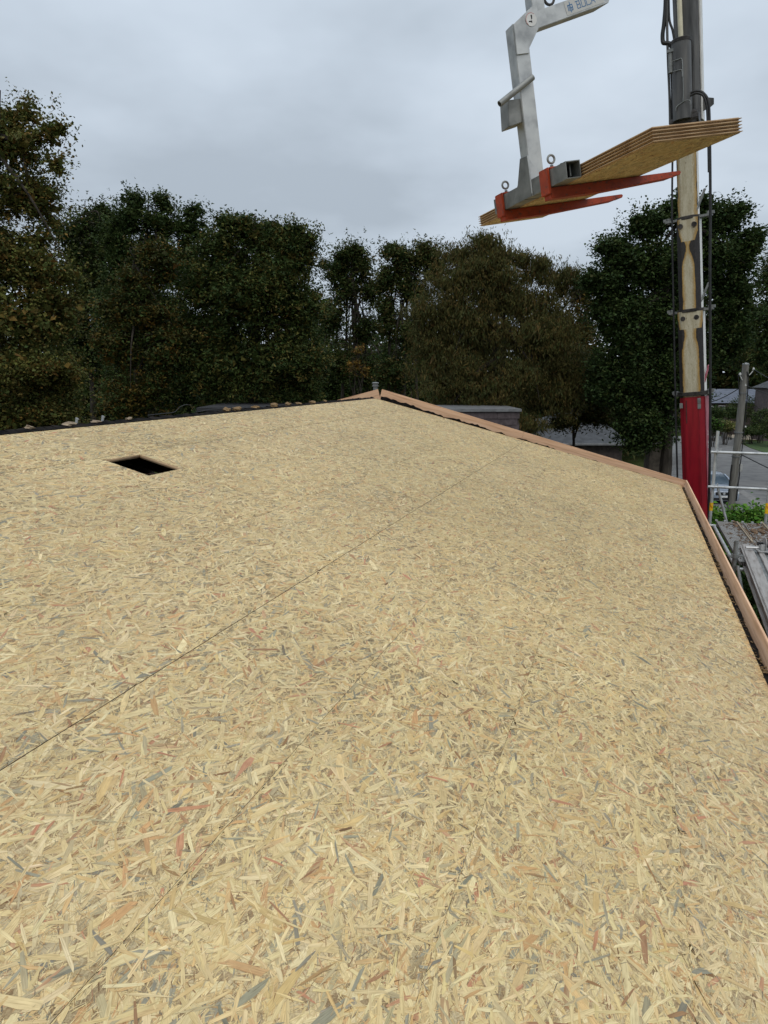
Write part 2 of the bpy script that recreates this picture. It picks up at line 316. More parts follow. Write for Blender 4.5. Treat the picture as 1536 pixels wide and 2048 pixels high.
def strands(x0, x1, y0, y1, layers, hole=None, edge=None, lap=0.0):
    """flakes pressed into a board face, dark slivers painting the shadows between them; returns vertices (n,6,3), colours (n,3), uv (n,6,2)"""
    VV, CC, UU = [], [], []; tone = rng.normal(1, .016)*np.array([1, 1, rng.normal(1, .012)])
    zb = .0002
    for (n, lmin, lmax, wmin, wmax, dark) in layers:
        n = int(n)
        if n < 1: continue
        cx = rng.uniform(x0-.03, x1+.03, n); cy = rng.uniform(y0-.03, y1+.03, n)
        L = lmin+(lmax-lmin)*rng.beta(1.6, 2.2, n); Wd = wmin+(wmax-wmin)*rng.beta(1.3, 2.6, n)
        Wd = np.minimum(Wd, L*.45)
        th = np.where(rng.random(n) < .62, rng.normal(0, .62, n), rng.uniform(-math.pi/2, math.pi/2, n))
        K = 8; small = wmax < .0075; thin = (Wd/L < .12)[:, None]
        obl = rng.normal(0, .5, (n, 2))*np.minimum(Wd/L, .35)[:, None]; rg = rng.uniform(-1, 1, (n, 6))*.05
        e0, e1 = obl[:, :1], obl[:, 1:]
        px = np.concatenate([-.5+rg[:, :1], -.46-e0+rg[:, 1:2], .02+rg[:, 2:3]*2, .45-e1+rg[:, 3:4], .5+rg[:, 4:5], .46+e1+rg[:, 5:], -.03+rg[:, :1]*2, -.45+e0+rg[:, 1:2]], 1)*L[:, None]
        tp = rng.uniform(.15, 1.0, (n, 4)); tp = np.where(thin, tp*.7, np.maximum(tp, .55)); full = rng.uniform(.8, 1, (n, 2))
        py = np.concatenate([(rng.uniform(-.4, .4, (n, 1)))*tp[:, :1], -.5*tp[:, :1], -.5*full[:, :1], -.5*tp[:, 1:2], rng.uniform(-.4, .4, (n, 1))*tp[:, 1:2], .5*tp[:, 2:3], .5*full[:, 1:], .5*tp[:, 3:]], 1)*Wd[:, None]
        bend = rng.normal(0, .004, n)[:, None]*L[:, None]*(4*(px/L[:, None])**2); py = py+bend
        c, s = np.cos(th)[:, None], np.sin(th)[:, None]
        over = np.where(rng.random((n, 1)) < .45, rng.uniform(0, lap, (n, 1)), 0.0)
        if small:
            K = 4; qx = np.stack([np.full(n, -.5), rng.uniform(-.2, .45, n), np.full(n, .5), rng.uniform(-.45, .2, n)], 1); qy = np.stack([rng.uniform(-.5, .2, n), np.full(n, -.5), rng.uniform(-.2, .5, n), np.full(n, .5)], 1); px = qx*L[:, None]; py = qy*Wd[:, None]
        X = np.clip(cx[:, None]+px*c-py*s, x0, x1); Y = np.clip(cy[:, None]+px*s+py*c, y0-over, y1+over)
        Z = (zb+rng.uniform(0, .00012, n))[:, None]+np.zeros((1, K)); zb += .00014
        keep = ~(((X.max(1)-X.min(1)) < 1e-4) | ((Y.max(1)-Y.min(1)) < 1e-4))
        if hole is not None:
            hx0, hx1, hy0, hy1 = hole
            inside = (cx > hx0) & (cx < hx1) & (cy > hy0) & (cy < hy1); keep &= ~inside
            near = (X.max(1) > hx0) & (X.min(1) < hx1) & (Y.max(1) > hy0) & (Y.min(1) < hy1) & keep
            for i in np.nonzero(near)[0]:
                if cx[i] <= hx0: X[i] = np.minimum(X[i], hx0)
                elif cx[i] >= hx1: X[i] = np.maximum(X[i], hx1)
                elif cy[i] <= hy0: Y[i] = np.minimum(Y[i], hy0)
                else: Y[i] = np.maximum(Y[i], hy1)
        pick = rng.choice(len(PAL), n, p=PW); col = PAL[pick]*rng.normal(1, .055, (n, 1))*rng.normal(1, .016, (n, 3))
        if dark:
            dk = rng.random(n) < dark; col[dk] = SHADEPAL[rng.integers(0, len(SHADEPAL), dk.sum())]*rng.uniform(.7, 1.15, (dk.sum(), 1))
        if edge is not None:
            k = edge(cx, cy)[:, None]; col = col*(1-k)+col*np.array([.98, .74, .50])*k
        col = np.clip(col*ALB*tone*np.array([.885, .858, .835]), .01, .9)
        cv = np.repeat(col[:, None, :], K, 1)*rng.normal(1, .045, (n, K, 1))
        fade = (rng.random(n) < .55)[:, None, None]*rng.uniform(.15, .75, (n, 1, 1))*np.array([1, .2, 1, .2] if K == 4 else [1, 1, 0, .5, 1, .5, 0, 1])[None, :, None]*(rng.random((n, 1, 1)) < .8)
        cv = np.clip(cv*(1-fade)+MEANC*fade*rng.normal(1, .06, (n, 1, 1)), .01, .9)
        off = rng.uniform(0, 50, (n, 2))
        uv = np.stack([px+off[:, :1], py+off[:, 1:]], 2)
        VV.append(np.stack([X, Y, Z], 2)[keep]); CC.append(cv[keep]); UU.append(uv[keep])
    return VV, CC, UU
def board_mesh(name, boxes, st, edgem=None):
    """boxes: list of (lo, hi); st: result of strands(); one mesh with core, cut edges and flakes"""
    verts = []; faces = []; mi = []
    for lo, hi in boxes:
        b = len(verts); (a0, b0, c0), (a1, b1, c1) = lo, hi
        verts += [(a0,b0,c0),(a1,b0,c0),(a1,b1,c0),(a0,b1,c0),(a0,b0,c1),(a1,b0,c1),(a1,b1,c1),(a0,b1,c1)]
        for f, q in (((0,3,2,1),0),((4,5,6,7),0),((0,1,5,4),1),((1,2,6,5),1),((2,3,7,6),1),((3,0,4,7),1)): faces.append(tuple(b+i for i in f)); mi.append(q)
    nb, nf = len(verts), len(faces); VV, CC, UU = st; sizes = np.concatenate([np.full(len(v), v.shape[1]) for v in VV]).astype(np.int64); n = len(sizes); nl = int(sizes.sum())
    me = bpy.data.meshes.new(name); me.vertices.add(nb+nl)
    allv = np.concatenate([np.array(verts, float).reshape(-1, 3)]+[v.reshape(-1, 3) for v in VV])
    me.vertices.foreach_set('co', allv.astype(np.float32).ravel())
    me.loops.add(nf*4+nl)
    li = np.concatenate([np.array(faces, dtype=np.int64).ravel(), np.arange(nb, nb+nl)]); me.loops.foreach_set('vertex_index', li.astype(np.int32))
    me.polygons.add(nf+n)
    me.polygons.foreach_set('loop_start', np.concatenate([np.arange(nf)*4, nf*4+np.cumsum(sizes)-sizes]).astype(np.int32))
    me.polygons.foreach_set('material_index', np.concatenate([np.array(mi, dtype=np.int64), np.full(n, 2)]).astype(np.int32))
    ca = me.color_attributes.new('Col', 'FLOAT_COLOR', 'CORNER'); cc = np.ones((nf*4+nl, 4), np.float32); cc[nf*4:, :3] = np.concatenate([c.reshape(-1, 3) for c in CC]); ca.data.foreach_set('color', cc.ravel())
    uvl = me.uv_layers.new(name='UVMap'); uu = np.zeros((nf*4+nl, 2), np.float32); uu[nf*4:] = np.concatenate([c.reshape(-1, 2) for c in UU]); uvl.data.foreach_set('uv', uu.ravel())
    me.update(calc_edges=True)
    for q in (M_CORE, edgem or M_EDGE, M_STRAND): me.materials.append(q)
    return me
U_END, U_OUT, RIDGE = 12.22, 12.40, -4.10
house = thing('house', 'low pitched house roof sheathed in raw OSB boards with a square hole near its ridge', 'house', (rp(5, -1.4) * 1).xy.to_3d())
rows = [RIDGE, -3.415, -2.725, -2.035, -1.328, -.68, -.02, .645, 1.255]
gaps = {-1.328: .0038, -.68: .0012, -.02: .0012, .645: .0007, -3.415: .0034}
cutu = [(-1.9, .8, 2.9, 5.4, 7.9, 10.4), (-1.6, 1.7, 3.25, 5.75, 8.25, 10.75), (-2.1, .3, 2.1, 4.6, 7.1, 9.6), (-1.5, 1.0, 3.5, 6.0, 8.5, 11.0), (-1.2, .6, 3.1, 5.1, 7.6, 10.1), (-2., .45, 2.95, 5.45, 7.95, 10.45), (-1.4, 1.1, 3.6, 6.1, 8.6, 11.1), (-1.8, .7, 3.2, 5.7, 8.2, 10.7)]
HOLE = (4.245, 4.645, -3.362, -2.972)
for r in range(8):
    v0, v1 = rows[r], rows[r+1]; cu = list(cutu[r])+[U_END]
    a0 = v0 + (gaps.get(v0, .001)/2 if r else 0); a1 = v1 - (gaps.get(v1, .001)/2 if r < 7 else 0)
    for i in range(len(cu)-1):
        u0 = cu[i]+.00025; u1 = cu[i+1]-.00025; oc = Vector(((u0+u1)/2, (a0+a1)/2)); area = (u1-u0)*(a1-a0)
        du = max(0, u0-0, 0-u1); dv = max(0, a0-0, 0-a1)
        nearest = math.hypot(max(u0, -u1, 0), max(a0, -a1, 0)); dist = math.hypot(nearest, 1.5)
        mid = math.hypot(math.hypot(oc.x, oc.y), 1.5)
        k3 = min(1, (4.2/dist)**1.2); k4 = min(1, (2.6/dist)**1.8); k2 = min(1, (7/dist)**.8)
        fd = min(1, (3.5/dist)**1.0)
        k2 = min(1, (4.5/dist)**.9)
        inview = False
        for a_ in np.linspace(u0, u1, 9):
            for b_ in np.linspace(a0, a1, 4):
                q = rp(a_, b_); 
                if q.y > .3:
                    d_ = q-CAM; f_ = d_.y*math.cos(PITCH)-d_.z*math.sin(PITCH); X_ = 768+F*d_.x/f_; Y_ = 1024-F*(d_.y*math.sin(PITCH)+d_.z*math.cos(PITCH))/f_
                    if -260 < X_ < 1800 and Y_ < 2200: inview = True
        if not inview: k2, k3, k4 = .3, .08, 0
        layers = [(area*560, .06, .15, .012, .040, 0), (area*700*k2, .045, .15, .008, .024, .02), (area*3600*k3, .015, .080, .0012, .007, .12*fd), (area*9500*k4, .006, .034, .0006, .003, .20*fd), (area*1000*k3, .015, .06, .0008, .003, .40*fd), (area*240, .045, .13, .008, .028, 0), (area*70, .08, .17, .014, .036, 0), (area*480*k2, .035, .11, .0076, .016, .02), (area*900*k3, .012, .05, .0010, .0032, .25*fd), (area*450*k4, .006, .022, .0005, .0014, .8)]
        has = r == 1 and u0 < HOLE[0] and u1 > HOLE[1]
        lx0, lx1, ly0, ly1 = u0-oc.x, u1-oc.x, a0-oc.y, a1-oc.y
        hl = (HOLE[0]-oc.x, HOLE[1]-oc.x, HOLE[2]-oc.y, HOLE[3]-oc.y) if has else None
        edge = None
        if r == 7: edge = lambda x, y, oy=oc.y: np.clip(1-(1.255-(y+oy))/.07, 0, 1)*rng.uniform(.2, 1, len(x))
        if i == len(cu)-2: edge = lambda x, y, ox=oc.x, oy=oc.y, rr=r: np.maximum(np.clip(1-(U_END-(x+ox))/.10, 0, 1), np.clip(1-(1.255-(y+oy))/.07, 0, 1) if rr == 7 else 0)*rng.uniform(.3, 1, len(x))
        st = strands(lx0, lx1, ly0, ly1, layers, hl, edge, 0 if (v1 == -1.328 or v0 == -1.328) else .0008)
        T = .027
        if has:
            bx = [((lx0, ly0, -T), (hl[0], ly1, 0)), ((hl[1], ly0, -T), (lx1, ly1, 0)), ((hl[0], ly0, -T), (hl[1], hl[2], 0)), ((hl[0], hl[3], -T), (hl[1], ly1, 0))]
        else: bx = [((lx0, ly0, -T), (lx1, ly1, 0))]
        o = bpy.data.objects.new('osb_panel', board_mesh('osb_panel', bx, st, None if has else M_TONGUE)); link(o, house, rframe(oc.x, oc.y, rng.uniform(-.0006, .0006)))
# rafters, eave and verge boards, membrane strips
M_RAFT = wood('rough_sawn_softwood', (.05, .035, .02), (.09, .06, .035), (.12, .085, .05), 'y')
for u in np.arange(-1.7, 12.3, .6):
    if HOLE[0]-.2 < u < HOLE[1]+.3: u = HOLE[1]+.45
    g = G(); g.box((-.03, RIDGE+.03, -.24), (.03, 1.22, -.020)); g.build('rafter', M_RAFT, house, rframe(u, 0))
g = G(); g.box((-2, 1.262, -.30), (U_OUT, 1.326, -.058)); g.box((U_END+.002, RIDGE, -.30), (U_OUT+.058, 1.326, -.055)); g.build('eave_membrane', M_MEMB, house, rframe(0, 0))
# crumpled membrane edges lying in the gap
def ragged(p, n, name, length, wid, amp, m, M):
    g = G(); ps = []
    for i in range(n+1):
        x = length*i/n; a = rng.uniform(-amp, amp); b = rng.uniform(0, amp)
        ps.append(((x, -wid+a*.6, b), (x, wid*.4+a, b*1.3+.004), (x, wid+a*.4, rng.uniform(-amp, amp*.4))))
    for i in range(n):
        for j in range(2): g.poly([ps[i][j], ps[i+1][j], ps[i+1][j+1], ps[i][j+1]])
    return g.build(name, m, p, M, smooth_shade=True)
ragged(house, 90, 'membrane_flap', 14.2, .035, .014, M_MEMB, rframe(-1.9, 1.30, -.046))
ragged(house, 60, 'membrane_flap', 5.3, .03, .018, M_MEMB, frame(rp(U_OUT-.01, RIDGE, -.035), V, -U, NR))
ragged(house, 70, 'membrane_flap', 5.35, .05, .02, M_MEMB, frame(rp(U_END+.06, RIDGE, -.03), V, -U, NR))
# eave board: three lengths with tight butt joints
for u0, u1 in ((-2.0, 3.1), (3.103, 7.70), (7.703, U_OUT+.09)):
    g = G(); g.box((0, 0, -.24), (u1-u0, .018, .072)); g.build('eave_board', M_PLY, house, rframe(u0, 1.330), bevel=.0012)
# verge board in two lengths, running down from the gable peak
def verge(v0, v1, n0, n1, M):
    g = G(); h = .30
    a = [Vector((v0, 0, n0-h)), Vector((v1, 0, n1-h)), Vector((v1, 0, n1)), Vector((v0, 0, n0))]; b = [p+Vector((0, -.018, 0)) for p in a]
    g.grid([a, b]); return g.build('verge_board', M_PLY, house, M, bevel=.0012)
VM = frame(rp(U_OUT+.062, 0, 0), V, -U, NR)
topn = lambda v: .160+(.066-.160)*(v-RIDGE)/(1.33-RIDGE)
verge(RIDGE-.02, -1.42, topn(RIDGE-.02), topn(-1.42), VM); verge(-1.417, 1.329, topn(-1.417), topn(1.329), VM)
g = G(); n_ = 110
for i in range(n_):
    a, b = RIDGE+(1.30-RIDGE)*i/n_, RIDGE+(1.30-RIDGE)*(i+1)/n_
    if i == 0: ha = 0
    hb = rng.normal(0, .007)+.010*math.sin(i*.23)+.006*math.sin(i*.71)
    g.poly([(a, .005, -.30), (b, .005, -.30), (b, .005, topn(b)-.128+hb), (a, .005, topn(a)-.128+ha)]); g.poly([(a, .005, topn(a)-.128+ha), (b, .005, topn(b)-.128+hb), (b, .001, topn(b)-.130+hb), (a, .001, topn(a)-.130+ha)]); ha = hb
g.build('membrane_upstand', M_MEMB, house, VM)
PEAK = rp(U_OUT+.062, RIDGE-.02, 0); V2 = Vector((-WD.x*math.cos(math.radians(14.26)), -WD.y*math.cos(math.radians(14.26)), -math.sin(math.radians(14.26)))); N2 = V2.cross(U); N2 = N2 if N2.z > 0 else -N2
g = G(); g.box((.0, 0, -.18), (5.2, .018, .160)); g.build('verge_board', M_PLY, house, frame(PEAK, V2, U, N2), bevel=.0012)
g = G(); g.box((-2, 5.30, -.60), (U_OUT, 5.34, -.062)); g.build('rear_light_stop', M_MEMB, house, frame(rp(0, RIDGE, 0), U, V2, N2))  # unseen strip added to keep daylight out under the rear eave
# rear slope: old battened roof, and walls under it all
M_OLD = blotch('old_underlay', (.02, .018, .016), (.07, .055, .04), 5, .9, detail=7)
g = G(); g.box((-2, .03, -.06), (U_OUT, 5.4, -.02)); g.build('rear_roof', M_OLD, house, frame(rp(0, RIDGE, 0), U, V2, N2))
M_BRICK = blotch('brown_brick', (.16, .09, .06), (.27, .16, .11), 8, .9, detail=6)
g = G(); e0 = rp(0, 1.20, -.3); zE = e0.z
def wp(u, wv, z): return Vector((0, 0, 0)) + U*u + WD*wv + Vector((0, 0, z))
w_e = (rp(0, 1.15, 0)-CAM).dot(WD); w_r = (rp(0, RIDGE, 0)-CAM).dot(WD); w_b = w_r-(w_e-w_r)
zr = rp(0, RIDGE, -.32).z
prof = [(w_e, 0), (w_e, zE), (w_r, zr), (w_b, zE), (w_b, 0)]
low = [(w_e, 0), (w_e, zE), (w_e-.25, zE), (w_e-.3, zE-2.2), (w_b+.3, zE-2.2), (w_b+.25, zE), (w_b, zE), (w_b, 0)]
g.grid([[wp(u, a, z) for a, z in low] for u in (-1.8, U_OUT-.05)])
for u in (-1.8, U_OUT-.25): g.grid([[wp(u+d, a, z) for a, z in ((w_e-.26, zE-2.1), (w_e-.26, zE), (w_r, zr), (w_b+.26, zE), (w_b+.26, zE-2.1))] for d in (0, .19)])
g.build('wall', M_BRICK, house)
# ridge membrane and clutter left from stripping the old roof
g = G()
for i in range(150):
    u = -1.9+i*.094
    a = [Vector((u+dx, dy, dz)) for dx, dy, dz in ((0, -.012, .002), (.094, -.012, .002), (.10, -.075+rng.uniform(-.02, .02), .004+rng.uniform(0, .010)), (-.004, -.075+rng.uniform(-.02, .02), .004+rng.uniform(0, .010)))]
    g.poly(a); g.poly([a[3], a[2], Vector((u+.1, -.2, -.07)), Vector((u, -.2, -.07))])
g.build('ridge_membrane', M_MEMB, house, rframe(0, RIDGE))
# vent pipe beside the gable peak
def px_of(p):
    d = Vector(p)-CAM; f = d.y*math.cos(PITCH)-d.z*math.sin(PITCH); return 768+F*d.x/f, 1024-F*(d.y*math.sin(PITCH)+d.z*math.cos(PITCH))/f
vp = min((rp(u, RIDGE, 0)+V2*.42 for u in np.arange(8, 14, .01)), key=lambda p: abs(px_of(p)[0]-751))
vtop = min((vp+Vector((0, 0, h)) for h in np.arange(.05, .8, .005)), key=lambda p: abs(px_of(p)[1]-764)).z-vp.z; vp = vp+Vector((0, 0, vtop-.24))
vt = G(); vt.lathe([(.045, -.6), (.045, .16)], Matrix.Translation(vp), 16); vpo = vt.build('vent_pipe', M_GALV_D, house, smooth_shade=True)
vt = G(); vt.lathe([(.03, .145), (.064, .150), (.066, .170), (.05, .178), (.045, .200), (.066, .204), (.068, .222), (.052, .234), (.0, .24)], Matrix.Translation(vp), 20); vt.build('vent_cap', M_GALV_D, vpo, smooth_shade=True)
vt = G(); vt.lathe([(.10, -.03), (.085, .0), (.05, .03)], Matrix.Translation(vp), 16); vt.build('flashing_collar', M_MEMB, vpo, smooth_shade=True)
# ------------------------------------------------------------------ things lying along the ridge
M_MOSS = blotch('dry_moss', (.06, .035, .015), (.20, .125, .055), 22, .95, c3=(.30, .20, .10), lo=.3, hi=.7, bumpv=.8)
M_TILE = blotch('old_clay_tile', (.16, .08, .05), (.33, .20, .13), 14, .9, c3=(.42, .31, .23), lo=.3, hi=.7)
M_MORT = blotch('pale_mortar', (.16, .12, .08), (.36, .28, .19), 18, .95, bumpv=.6)
def lump(name, label, cat, P, r, sq, m, group):
    bm = bmesh.new(); bmesh.ops.create_icosphere(bm, subdivisions=2, radius=1)
    ph = rng.uniform(0, 6, 6)
    for v in bm.verts:
        k = 1+.28*math.sin(3.1*v.co.x+ph[0])*math.cos(2.7*v.co.y+ph[1])+.22*math.sin(5.3*v.co.z+ph[2]+4*v.co.x)+rng.uniform(-.14, .14)
        v.co = Vector((v.co.x*k*r*sq[0], v.co.y*k*r*sq[1], max(v.co.z*k, -.35)*r*sq[2]))
    me = bpy.data.meshes.new(name); bm.to_mesh(me); bm.free(); me.materials.append(m)
    o = bpy.data.objects.new(name, me); link(o, None, frame(P, U, V, NR)); return tag(o, label, cat, group)
CL = [(60, 'pale mortar crumb on the ridge nearest the left photo edge', 'mortar_lump', M_MORT, .035), (139, 'pale mortar lump on the ridge below the big left oak', 'mortar_lump', M_MORT, .042), (193, 'flat sand coloured mortar lump on the ridge left of the small grey peg', 'mortar_lump', M_MORT, .030),
      (258, 'whitish mortar piece on the ridge above the left side of the roof hole', 'mortar_lump', M_MORT, .030), (452, 'double brown moss clump on the ridge before the dark shed roof', 'moss_clump', M_MOSS, .055), (473, 'darker brown moss clump beside the double clump on the ridge', 'moss_clump', M_MOSS, .055),
      (512, 'orange brown moss clump at the right end of the dark shed roof', 'moss_clump', M_MOSS, .045), (547, 'long orange brown moss clump midway along the ridge', 'moss_clump', M_MOSS, .060), (575, 'small tan moss clump right of the long moss clump', 'moss_clump', M_MOSS, .045), (596, 'thin brown moss strip on the ridge between two tan clumps', 'moss_clump', M_MOSS, .042),
      (624, 'tan moss clump on the ridge two thirds along towards the vent', 'moss_clump', M_MOSS, .050), (650, 'last small moss clump on the ridge before the pink verge board', 'moss_clump', M_MOSS, .035)]
for x, lab, nm, m, r in CL:
    y = 798+(765-x)*.0876; P = hit(x, y, rp(0, RIDGE-.07, 0), V); P = rp((P-RO).dot(U), RIDGE-.075, .012)
    lump(nm, lab, nm.split('_')[0]+' clump' if 'moss' in nm else 'mortar', P, r*.78, (rng.uniform(1.5, 2.6), .9, rng.uniform(.5, .8)), m, 'clumps left along the roof ridge')
for x, lab in ((154, 'thin grey metal peg standing on the ridge left of the other'), (206, 'thin grey metal peg standing on the ridge above the mortar pieces')):
    y = 798+(765-x)*.0876; P = hit(x, y, rp(0, RIDGE-.08, 0), V); P = rp((P-RO).dot(U), RIDGE-.09, -.02)
    g = G(); g.box((-.004, -.012, 0), (.004, .012, .075)); g.box((-.004, -.014, .062), (.012, .014, .068)); o = g.build('metal_peg', M_GALV, None, frame(P, U, V, NR)); tag(o, lab, 'peg', 'metal pegs on the ridge')
g = G(); pts = []
for x, dz in ((300, .03), (330, .035), (352, .04), (362, .09), (374, .11), (386, .085), (394, .03), (400, .02), (430, .035), (470, .02)):
    y = 798+(765-x)*.0876; P = hit(x, y, rp(0, RIDGE-.07, 0), V); pts.append(rp((P-RO).dot(U), RIDGE-.1, dz-.01))
g.hose(pts, .004, 6); tag(g.build('loose_cable', M_BLACK, None), 'thin dark cable with a small loop lying along the ridge', 'cable')
# dark debris in the gap by the eave
g = G()
for i in range(260):
    u = rng.uniform(3, 12.3); P = rp(u, 1.30+rng.normal(0, .012), -.045+rng.uniform(0, .02)); M = frame(P, U, V, NR) @ Matrix.Rotation(rng.uniform(0, 6), 4, 'Z') @ Matrix.Rotation(rng.uniform(-.6, .6), 4, 'X')
    l = rng.uniform(.006, .03); g.box((-l, -.004, -.002), (l, .004, .002), M)
tag(g.build('wood_crumbs', M_MOSS, None), 'fine wood crumbs lying in the dark eave gap', 'debris', kind='stuff')
# ------------------------------------------------------------------ LIFTED STACK OF BOARDS AND THE FORK FRAME
LA = Vector((.2969, -.9548, .0103)); LB = Vector((.9391, .2939, .1783)); LN = Vector((-.1733, -.0433, .9839))
LA.normalize(); LB = (LB-LA*LB.dot(LA)).normalized(); LN = LA.cross(LB)
LO = Vector((.8988, 7.0645, 1.3522)) + CAM
LM = frame(LO, LA, LB, LN)
def lp(a, b, n): return LM @ Vector((a, b, n))
def lhit(x, y, ax, val):
    n = (LA, LB, LN)[ax]; return LM.inverted() @ hit(x, y, LO+n*val, n)
ordn = ['lowest', 'second lowest', 'middle', 'second highest', 'topmost']
for k in range(5):
    g = G(); T = .0182; z0 = k*.0193; sx, sy = rng.normal(0, .0025, 2) if k else (0, 0)
    L, Wd = 2.5, .675; c = .0035; tt = .0055
    rings = []
    for inset, z in ((.016, 0), (.012, .0022), (.012, T*.5-tt/2-.001), (.0, T*.5-tt/2+.0008), (.0, T*.5+tt/2-.0008), (.012, T*.5+tt/2+.001), (.012, T-.0022), (.016, T)):
        rings.append([Vector((x, y, z)) for x, y in ((inset, inset), (L-inset, inset), (L-inset, Wd-inset), (inset, Wd-inset))])
    st = strands(.017, L-.017, .017, Wd-.017, [(1.66*500, .07, .16, .012, .04, 0), (1.66*800, .04, .14, .006, .02, .05), (1.66*1500, .02, .08, .002, .008, .25)] if k in (0, 4) else [(4, .07, .16, .012, .04, 0)])
    me = board_mesh('osb_board', [], st)
    if k == 0: me.transform(Matrix.Diagonal((1, 1, -1, 1)))
    else: me.transform(Matrix.Translation((0, 0, T)))
    bm = bmesh.new(); bm.from_mesh(me)
    vs = [[bm.verts.new(p) for p in r] for r in rings]
    for i in range(len(rings)-1):
        for j in range(4):
            f = bm.faces.new((vs[i][j], vs[i][(j+1) % 4], vs[i+1][(j+1) % 4], vs[i+1][j])); f.material_index = 1
    f = bm.faces.new(list(reversed(vs[0]))); f.material_index = 0; f = bm.faces.new(vs[-1]); f.material_index = 0
    bm.to_mesh(me); bm.free()
    o = bpy.data.objects.new('osb_board', me); link(o, None, LM @ Matrix.Translation((sx, sy, z0+.001)))
    tag(o, ordn[k]+' OSB board in the stack lifted on the orange forks', 'board', 'OSB boards stacked on the lifting forks')
fk = thing('lifting_fork', 'galvanised lifting fork frame with two orange tines hanging under the crane', 'lifting fork', lp(1.18, -.07, 0))
AF = 1.245                                # the light side of the post faces the camera here
def lbox(name, lo, hi, m, bev=.004, par=fk): g = G(); g.box(lo, hi); return g.build(name, m, par, LM, bevel=bev)
def hollow(name, b0, b1, n0, n1, a0, a1, t, m):
    g = G(); o1 = lambda a, i: [Vector((a, b0+i, n0+i)), Vector((a, b1-i, n0+i)), Vector((a, b1-i, n1-i)), Vector((a, b0+i, n1-i))]
    g.grid([o1(a1-.3, t), o1(a1, t), o1(a1, 0), o1(a0, 0), o1(a0, t), o1(a0+.2, t)]); return g.build(name, m, fk, LM)
hollow('crossbar', -.130, -.012, .002, .118, .60, 1.735, .006, M_GALV_D)
TOPN = lhit(1029, 47, 0, AF).z
lbox('post', (AF-.115, -.130, .119), (AF, -.012, TOPN+.0), M_GALV)
# tines: heel plate and long tapered channel
for a0 in (.665, 1.40):
    g = G(); a1 = a0+.125
    g.box((a0, -.150, -.045), (a1, -.1325, .135))
    tn = g.build('fork_heel', M_FORK, fk, LM, bevel=.004)
    g = G(); P = lambda a: [Vector((a, -.132, -.002)), Vector((a, -.132, -.078)), Vector((a, .28, -.076)), Vector((a, .89, -.046)), Vector((a, .935, -.044)), Vector((a, .945, -.034)), Vector((a, 1.010, -.031)), Vector((a, 1.022, -.012)), Vector((a, 1.010, -.002))]
    g.grid([P(a0+.012), P(a1-.012)]); g.build('fork_tine', M_FORK, fk, LM, bevel=.003)
    g = G(); g.box((a0-.006, -.131, .122), (a1+.006, -.02, .136)); g.build('heel_strap', M_FORK, fk, LM, bevel=.003)
    # eye bolt on the strap
    g = G(); c = Vector(((a0+a1)/2+.015, -.08, .197)); ring = []
    for i in range(17):
        t = 2*math.pi*i/16; ring.append([c+Vector((.0, math.cos(t)*(.028+.0085*math.cos(s)), math.sin(t)*(.028+.0085*math.cos(s))))+Vector((.0085*math.sin(s), 0, 0)) for s in np.linspace(0, 2*math.pi, 9)[:-1]])
    g.grid(ring, cap=False); g.cyl(c+Vector((0, 0, -.072)), c+Vector((0, 0, -.04)), .012, 10); g.build('eye_bolt', M_GALV_D, fk, LM, smooth_shade=True)
g = G(); g.cyl((1.60, -.07, .118), (1.60, -.07, .136), .014, 6); g.build('bolt', M_DARK_MET, fk, LM)
g = G(); g.cyl((1.66, -.05, .114), (1.66, -.05, .03), .007, 8); g.build('locking_pin', M_GALV_D, fk, LM)
# gusset plates at the foot of the post
for a0 in (AF-.121, AF+.001):
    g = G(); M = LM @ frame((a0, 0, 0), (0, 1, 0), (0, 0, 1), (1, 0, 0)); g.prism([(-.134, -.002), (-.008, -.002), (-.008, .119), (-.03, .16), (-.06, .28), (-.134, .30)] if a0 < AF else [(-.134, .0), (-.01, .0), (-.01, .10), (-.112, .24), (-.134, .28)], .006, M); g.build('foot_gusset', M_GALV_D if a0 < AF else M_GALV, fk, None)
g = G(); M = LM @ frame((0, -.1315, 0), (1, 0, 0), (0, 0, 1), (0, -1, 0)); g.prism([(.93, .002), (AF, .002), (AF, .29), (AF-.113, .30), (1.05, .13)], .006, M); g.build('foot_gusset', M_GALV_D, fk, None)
g = G(); g.hose([(AF+.003, -.135, .29), (AF+.006, -.135, .18), (AF+.004, -.134, .02)], .006, 6); g.build('weld_seam', M_GALV, fk, LM)
# top: gusset plate, arm, hanger upright
pl = [lhit(x, y, 0, AF+.010) for x, y in ((1027.5, 48), (1056, 20), (1071, 6), (1075, 16), (1077.5, 56), (1057.5, 99), (1058.5, 106), (1034.5, 109))]
g = G(); g.prism([(p.y, p.z) for p in reversed(pl)], .010, LM @ frame((AF, 0, 0), (0, 1, 0), (0, 0, 1), (1, 0, 0))); g.build('corner_plate', M_GALV, fk, None, bevel=.002)
a_lo0 = lhit(1077, 56, 0, AF); a_lo1 = lhit(1218, 5, 0, AF); a_hi0 = lhit(1077, 20, 0, AF); ad = (a_lo1-a_lo0).normalized(); an = Vector((0, -ad.z, ad.y)); ah = (a_hi0-a_lo0).dot(an); al = (a_lo1-a_lo0).length
AM = LM @ frame((AF-.002, a_lo0.y, a_lo0.z), tuple(ad), tuple(an), (1, 0, 0))
g = G(); g.grid([[Vector((-.09, 0, 0)), Vector((al, 0, 0)), Vector((al+.03, ah*.35, 0)), Vector((al+.03, ah, 0)), Vector((-.09, ah, 0))], [Vector((-.09, 0, -.105)), Vector((al-.07, 0, -.105)), Vector((al-.04, ah*.35, -.105)), Vector((al-.04, ah, -.105)), Vector((-.09, ah, -.105))]]); arm = g.build('arm', M_GALV, fk, AM, bevel=.003)
